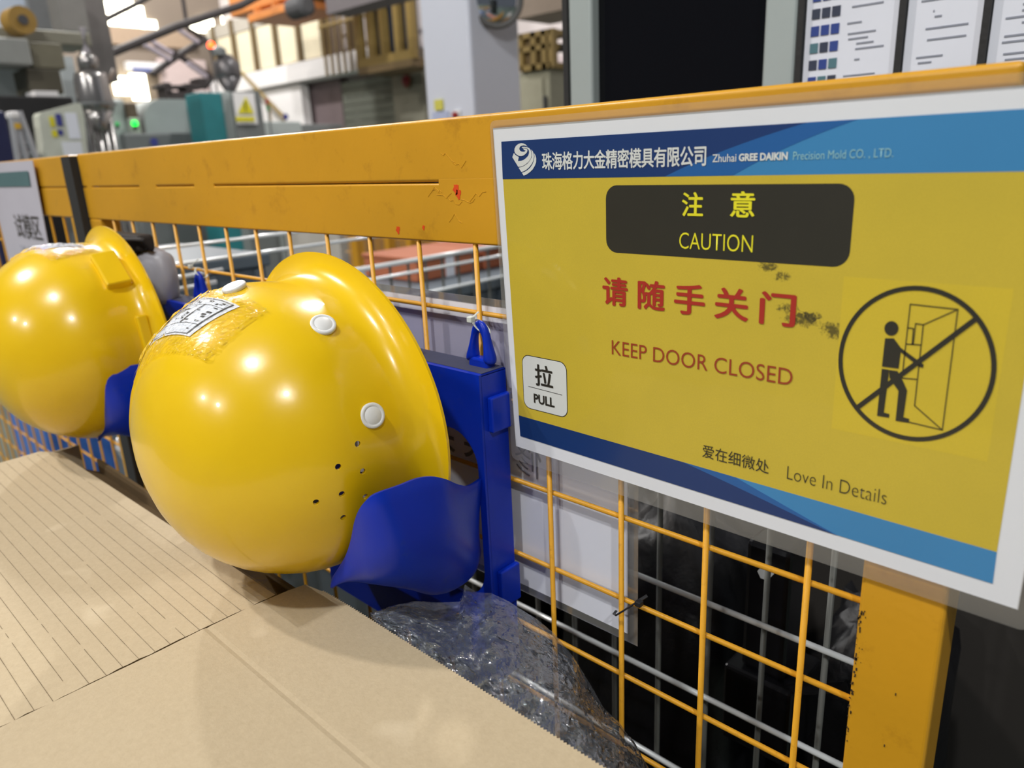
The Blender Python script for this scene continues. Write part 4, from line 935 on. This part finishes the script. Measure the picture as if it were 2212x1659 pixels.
    botE = [(1036, 1190, -.037), (1032, 1215, -.045), (1022, 1238, -.056), (1004, 1256, -.068), (982, 1270, -.082), (955, 1280, -.098), (925, 1281, -.114), (893, 1272, -.130), (862, 1266, -.144), (832, 1262, -.155), (804, 1258, -.163), (775, 1254, -.164), (748, 1250, -.168), (724, 1248, -.172)]
    T_ = [oy(*q) for q in topE]; B_ = [oy(*q) for q in botE]
    def smooth_rows(L, n):
        out = []
        for i in range(n + 1):
            s_ = i / n * (len(L) - 1); k = min(int(s_), len(L) - 2); fr_ = s_ - k
            p0, p1, p2, p3 = L[max(k - 1, 0)], L[k], L[k + 1], L[min(k + 2, len(L) - 1)]
            out.append(.5 * ((2 * p1) + (p2 - p0) * fr_ + (2 * p0 - 5 * p1 + 4 * p2 - p3) * fr_ ** 2 + (3 * p1 - p0 - 3 * p2 + p3) * fr_ ** 3))
        return out
    T_ = smooth_rows(T_, 36); B_ = smooth_rows(B_, 36)
    for sgn in (1, -1):
        rows = []
        for j in range(13):
            v_ = j / 12; row = []
            for i, (p, q) in enumerate(zip(T_, B_)):
                bul = math.sin(PI * v_) * .016 * math.sin(PI * min(1, i / 36 * 1.05)); r_ = p.lerp(q, v_) + Vector((bul, -.004 * math.sin(PI * v_), -.008 * math.sin(PI * v_)))
                x = r_.x if sgn > 0 else -.234 - r_.x
                row.append(V3(x, r_.y, r_.z))
            rows.append(row)
        bm = nb(); grid(bm, rows); o = rel(solid(obj('cup_arm', bm, 'bluep', smooth=True), .0032, 0), t)
        md = o.modifiers.new('bv', 'BEVEL'); md.width = .001; md.segments = 2; md.limit_method = 'ANGLE'; md.angle_limit = 1.0
    return t
rack(0, 0, 'blue plastic helmet rack tied to the gate, in front, holding the nearest hard hat')
rack(-.586, .004, 'blue plastic helmet rack farther left on the gate behind the second hard hat')

# cable ties
def cable_tie(name, label, c_, r, mt, head, tail, nrm):
    t = empty(name, c_, label, 'cable tie'); q = Vector(nrm).to_track_quat('Z', 'Y'); c_ = Vector(c_)
    pts = [c_ + q @ Vector((r * math.cos(2 * PI * k / 20), r * 1.15 * math.sin(2 * PI * k / 20), 0)) for k in range(21)]
    rel(obj('strap', path_tube(nb(), pts, .0014, 8, .5), mt, smooth=True), t)
    h_ = Vector(head); bm = nb(); box(bm, h_.x - .003, h_.x + .003, h_.y - .003, h_.y + .003, h_.z - .0028, h_.z + .0028, .0009)
    rel(obj('head', bm, mt), t); rel(obj('tail', path_tube(nb(), [h_, (h_ + Vector(tail)) / 2 + Vector((0, 0, .001)), Vector(tail)] if False else [h_, h_.lerp(Vector(tail), .5), Vector(tail)], .0013, 6, .45), mt), t)
h_ = oy(1017, 690, -.022); tl = oy(1033, 674, -.006)
cable_tie('white_cable_tie', 'white cable tie fastening the front rack loop to the gate wire', oy(1040, 706, -.008), .0085, 'nylon', h_, tl, (.55, .2, .6))
cable_tie('white_cable_tie', 'white cable tie on the loop of the rear rack', Vector((-.5735, -.008, 1.222)), .0085, 'nylon', Vector((-.578, -.02, 1.232)), Vector((-.57, -.01, 1.243)), (.55, .2, .6))
bt = empty('black_cable_tie', oy(1345, 1318, -.004), 'black cable tie hooked round the gate wire at the corner of the white sheet', 'cable tie')
a_, b_, c_ = oy(1331, 1329, -.009), oy(1372, 1303, -.006), oy(1398, 1287, .004)
rel(obj('strap', path_tube(nb(), [oy(1331, 1320, .006), oy(1326, 1326, -.002), a_, a_.lerp(b_, .5) + Vector((0, -.001, 0)), b_], .0014, 8, .6), 'nylonk'), bt)
bm = nb(); box(bm, b_.x + .001, b_.x + .007, b_.y - .003, b_.y + .003, b_.z - .001, b_.z + .004, .0008); rel(obj('head', bm, 'nylonk'), bt)
rel(obj('tail', tube(nb(), b_.lerp(c_, .3), c_, .0015, 6), 'nylonk'), bt)

# pouch with black top above the rear rack
pch = empty('tool_pouch', (-.70, -.03, 1.2), 'pale grey pouch with a folded black top hanging above the rear rack', 'pouch')
bm = nb(); bmesh.ops.create_uvsphere(bm, u_segments=28, v_segments=16, radius=1)
for v in bm.verts:
    p = v.co.copy(); m_ = max(abs(p.x), abs(p.z)); p.x, p.z = Vector((p.x, p.z)).lerp(Vector((p.x, p.z)) / max(m_, .3), .4)
    v.co = Vector((-.692 + p.x * .064, -.032 + p.y * .024, 1.212 + p.z * .046))
rel(obj('bag_body', bm, mat('pale_grey_vinyl', (170, 172, 182), .4, var=.06, vs=20), smooth=True), pch)
bm = nb(); P = []
for j in range(9):
    t_ = j / 8; P.append([Vector((-.769 + i * .0125 , -.058 + .012 * t_ + .006 * math.sin(i * .8), 1.274 - .05 * t_ * (.65 + .35 * math.sin(i * .5 + .3)) )) for i in range(11)])
grid(bm, P); rel(solid(obj('black_flap', bm, mat('black_fabric', (40, 38, 38), .8, bump=.3, bs=300), smooth=True), .006), pch)
rel(obj('top_fold', box(nb(), -.789, -.664, -.056, -.030, 1.252, 1.277, .006, 3), mat('black_fabric_fold', (46, 43, 42), .8)), pch)

# ================================================================== CARDBOARD BOX
zt = .985; cb = empty('cardboard_box', (-.1, -.4, 0), 'large open brown corrugated cardboard box in front of the gate', 'box')
rnd = random.Random(2)
XS = -.0805     # seam between the two flaps
def zig(y0, x0, x1, step=.0030, amp=.0016):
    pts = []; x = x0; k = 0
    while x < x1:
        pts.append((x, y0 + (amp if k % 2 else 0) + .0004 * noise.noise(Vector((x * 300, 0, 0))))); x += step / 2; k += 1
    return pts
# right flap
bm = nb(); edge = zig(-.1725, -.055, .62)
near = -.62; NYY = 12
top = []
for x, y in edge: top.append((x, y))
rows = []
ys_ = [0, .02, .06, .0955, .0995, .103, .109, .14, .2, .28, .36, .45]
for d in ys_:
    row = []
    for x, y in top:
        yy = y - d if d < .01 else -.1725 - d
        sag = 0
        if abs(d - .0995) < .001: sag = -.0006
        if d == .103: sag = .0002
        z = zt - .0002 + sag + .0012 * noise.noise(Vector((x * 6, yy * 6, 1))) - .0020 * max(0, 1 - (x + .055) / .05) ** 2 * (1 if d < .05 else 0)
        row.append(Vector((x, yy, z)))
    rows.append(row)
V = grid(bm, rows)
# seam-side strip up to XS with a slightly ragged edge
prev = [r[0] for r in V]
rag = [bm.verts.new((XS + (.004 if i == 0 else 0) + .0012 * noise.noise(Vector((i * 3.1, 0, 0))), v.co.y - (.004 if i == 0 else 0), v.co.z + .0004)) for i, v in enumerate(prev)]
for i in range(len(prev) - 1): bm.faces.new((prev[i], prev[i + 1], rag[i + 1], rag[i]))
rel(solid(obj('right_flap', bm, 'card'), .004), cb)
# left flap with pressed lines
bm = nb(); rows = []
for i in range(41):
    x0_ = -.700 + (XS - .0034 + .700) * i / 40
    row = []
    for j in range(49):
        t_ = j / 48; x = x0_ + ((.0022 * noise.noise(Vector((j * .9, 1, 0))) + .0012 * noise.noise(Vector((j * 3.3, 4, 0)))) if i == 40 else 0); yb_ = -.2165 + .012 * (i / 40)
        if i < 3: yb_ -= (.016, .006, .001)[i]
        y = yb_ + (-.60 - yb_) * t_; row.append(Vector((x, y, zt - .0015 + .0025 * noise.noise(Vector((x * 5, y * 5, 3))))))
    rows.append(row)
grid(bm, rows); lf = rel(solid(obj('left_flap', bm, ['card', 'card_shade']), .004), cb); lf.modifiers[0].material_offset_rim = 1  # dark rim colour paints the shade in the gap between the flaps
bm = nb(); y = -.226; k = 0
while y > -.60:
    xa_ = -.69; N = 60
    for i in range(N):
        x0_ = xa_ + (XS - .003 - xa_) * i / N; x1_ = xa_ + (XS - .003 - xa_) * (i + 1) / N
        if noise.noise(Vector((x0_ * 37, y * 91, 0))) < -.5: continue
        zz = lambda x_: zt - .0015 + .0025 * noise.noise(Vector((x_ * 5, y * 5, 3))) + .0004
        w_ = .00020 + .00010 * noise.noise(Vector((x0_ * 60, y * 50, 2)))
        vs = [bm.verts.new(q) for q in ((x0_, y - w_, zz(x0_)), (x1_, y - w_, zz(x1_)), (x1_, y + w_, zz(x1_)), (x0_, y + w_, zz(x0_)))]; bm.faces.new(vs)
    y -= .0128; k += 1
rel(obj('pressed_lines', bm, 'rule', flip=False), lf)
rel(obj('front_wall', box(nb(), -.70, .62, -.66, -.655, 0, zt - .007), 'card'), cb)
rel(obj('rear_wall', box(nb(), -.625, .62, -.182, -.178, 0, zt - .012), 'card_shade'), cb)
rel(obj('left_wall', box(nb(), -.70, -.696, -.655, -.182, 0, zt - .007), 'card'), cb)
rel(obj('right_wall', box(nb(), .616, .62, -.655, -.182, 0, zt - .007), 'card'), cb)
bm = nb(); P = [[Vector((-.625 + .0245 * i, -.208 + .028 * j, zt - .016 - .016 * j)) for i in range(24)] for j in range(3)]
grid(bm, P); rel(solid(obj('rear_flap', bm, 'card_shade'), .004), cb)  # the helmet's shadow here is painted in by the darker cardboard colour
# clear packing tape across the seam
bm = nb(); P = []
for i in range(16):
    row = []
    for j in range(9):
        x = -.125 + .11 * i / 15; y = -.222 + .042 * j / 8; row.append(Vector((x, y, zt + .0028 + .0012 * abs(noise.noise(Vector((x * 60, y * 60, 0)))))))
    P.append(row)
grid(bm, P); rel(obj('packing_tape', bm, 'tape', smooth=True), cb)

# ================================================================== CLEAR FILM between box and gate
topF = [(812, 1326, -.150), (850, 1308, -.13), (900, 1298, -.11), (950, 1302, -.085), (996, 1300, -.065), (1004, 1262, -.058), (1030, 1280, -.055), (1060, 1281, -.055), (1095, 1297, -.045), (1120, 1312, -.04), (1160, 1338, -.03), (1195, 1366, -.022), (1240, 1420, -.02), (1275, 1478, -.02), (1305, 1530, -.022), (1335, 1558, -.022), (1370, 1605, -.025), (1402, 1659, -.03), (1450, 1740, -.03)]
botF = [(820, 1345, -.16), (870, 1385, -.162), (920, 1420, -.162), (965, 1450, -.162), (1010, 1478, -.162), (1050, 1504, -.162), (1085, 1526, -.162), (1120, 1549, -.162), (1150, 1568, -.162), (1180, 1587, -.162), (1215, 1608, -.162), (1250, 1631, -.162), (1280, 1651, -.162), (1310, 1671, -.162), (1340, 1690, -.162), (1365, 1706, -.162), (1390, 1722, -.162), (1420, 1741, -.162), (1450, 1760, -.162)]
T_ = [oy(*q) for q in topF]; B_ = [oy(*q) for q in botF]
def cr(L, s_):
    k = min(int(s_), len(L) - 2); f = s_ - k; return L[k].lerp(L[k + 1], f)
NU, NV = 150, 60; P = []; rndf = random.Random(8)
for j in range(NV + 1):
    v_ = j / NV; row = []
    for i in range(NU + 1):
        s_ = i / NU * (len(T_) - 1); a_, b_ = cr(T_, s_), cr(B_, s_)
        p = a_.lerp(b_, v_) + Vector((0, -.012, .012)) * math.sin(PI * v_) * .8
        q = p * 26 + Vector((3, 1, 7)); q2 = p * 60
        env = min(1, v_ * 8 + .15)
        qa = Vector((q.x * 1.5, q.y, q.z * .7)); am = .026 * (abs(noise.noise(qa)) - .25) + .011 * (abs(noise.noise(qa * 2.1 + Vector((5, 5, 5)))) - .22) + .0045 * (abs(noise.noise(q2 * 1.6)) - .2) + .003 * abs(noise.noise(q2 * 3.5))
        p += Vector((.3, -.8, .5)) * am * env + Vector((.6, 0, 0)) * .006 * noise.noise(q + Vector((30, 0, 0))) * env
        jr = Vector((rndf.gauss(0, 1), rndf.gauss(0, 1), rndf.gauss(0, 1))) * .00055; p += jr * env
        row.append(p)
    P.append(row)
bm = nb(); grid(bm, P); tag(obj('plastic_film', bm, 'film', smooth=True), 'crumpled clear plastic film bulging up between the box and the gate', 'plastic film')
bag('dark_filler', 'black bag shape added low between the cardboard box and the gate to darken the gap', -.66, .40, -.150, -.050, .30, .82, 3, amp=.04)  # dark filler added so the gap under the film and helmet stays dark
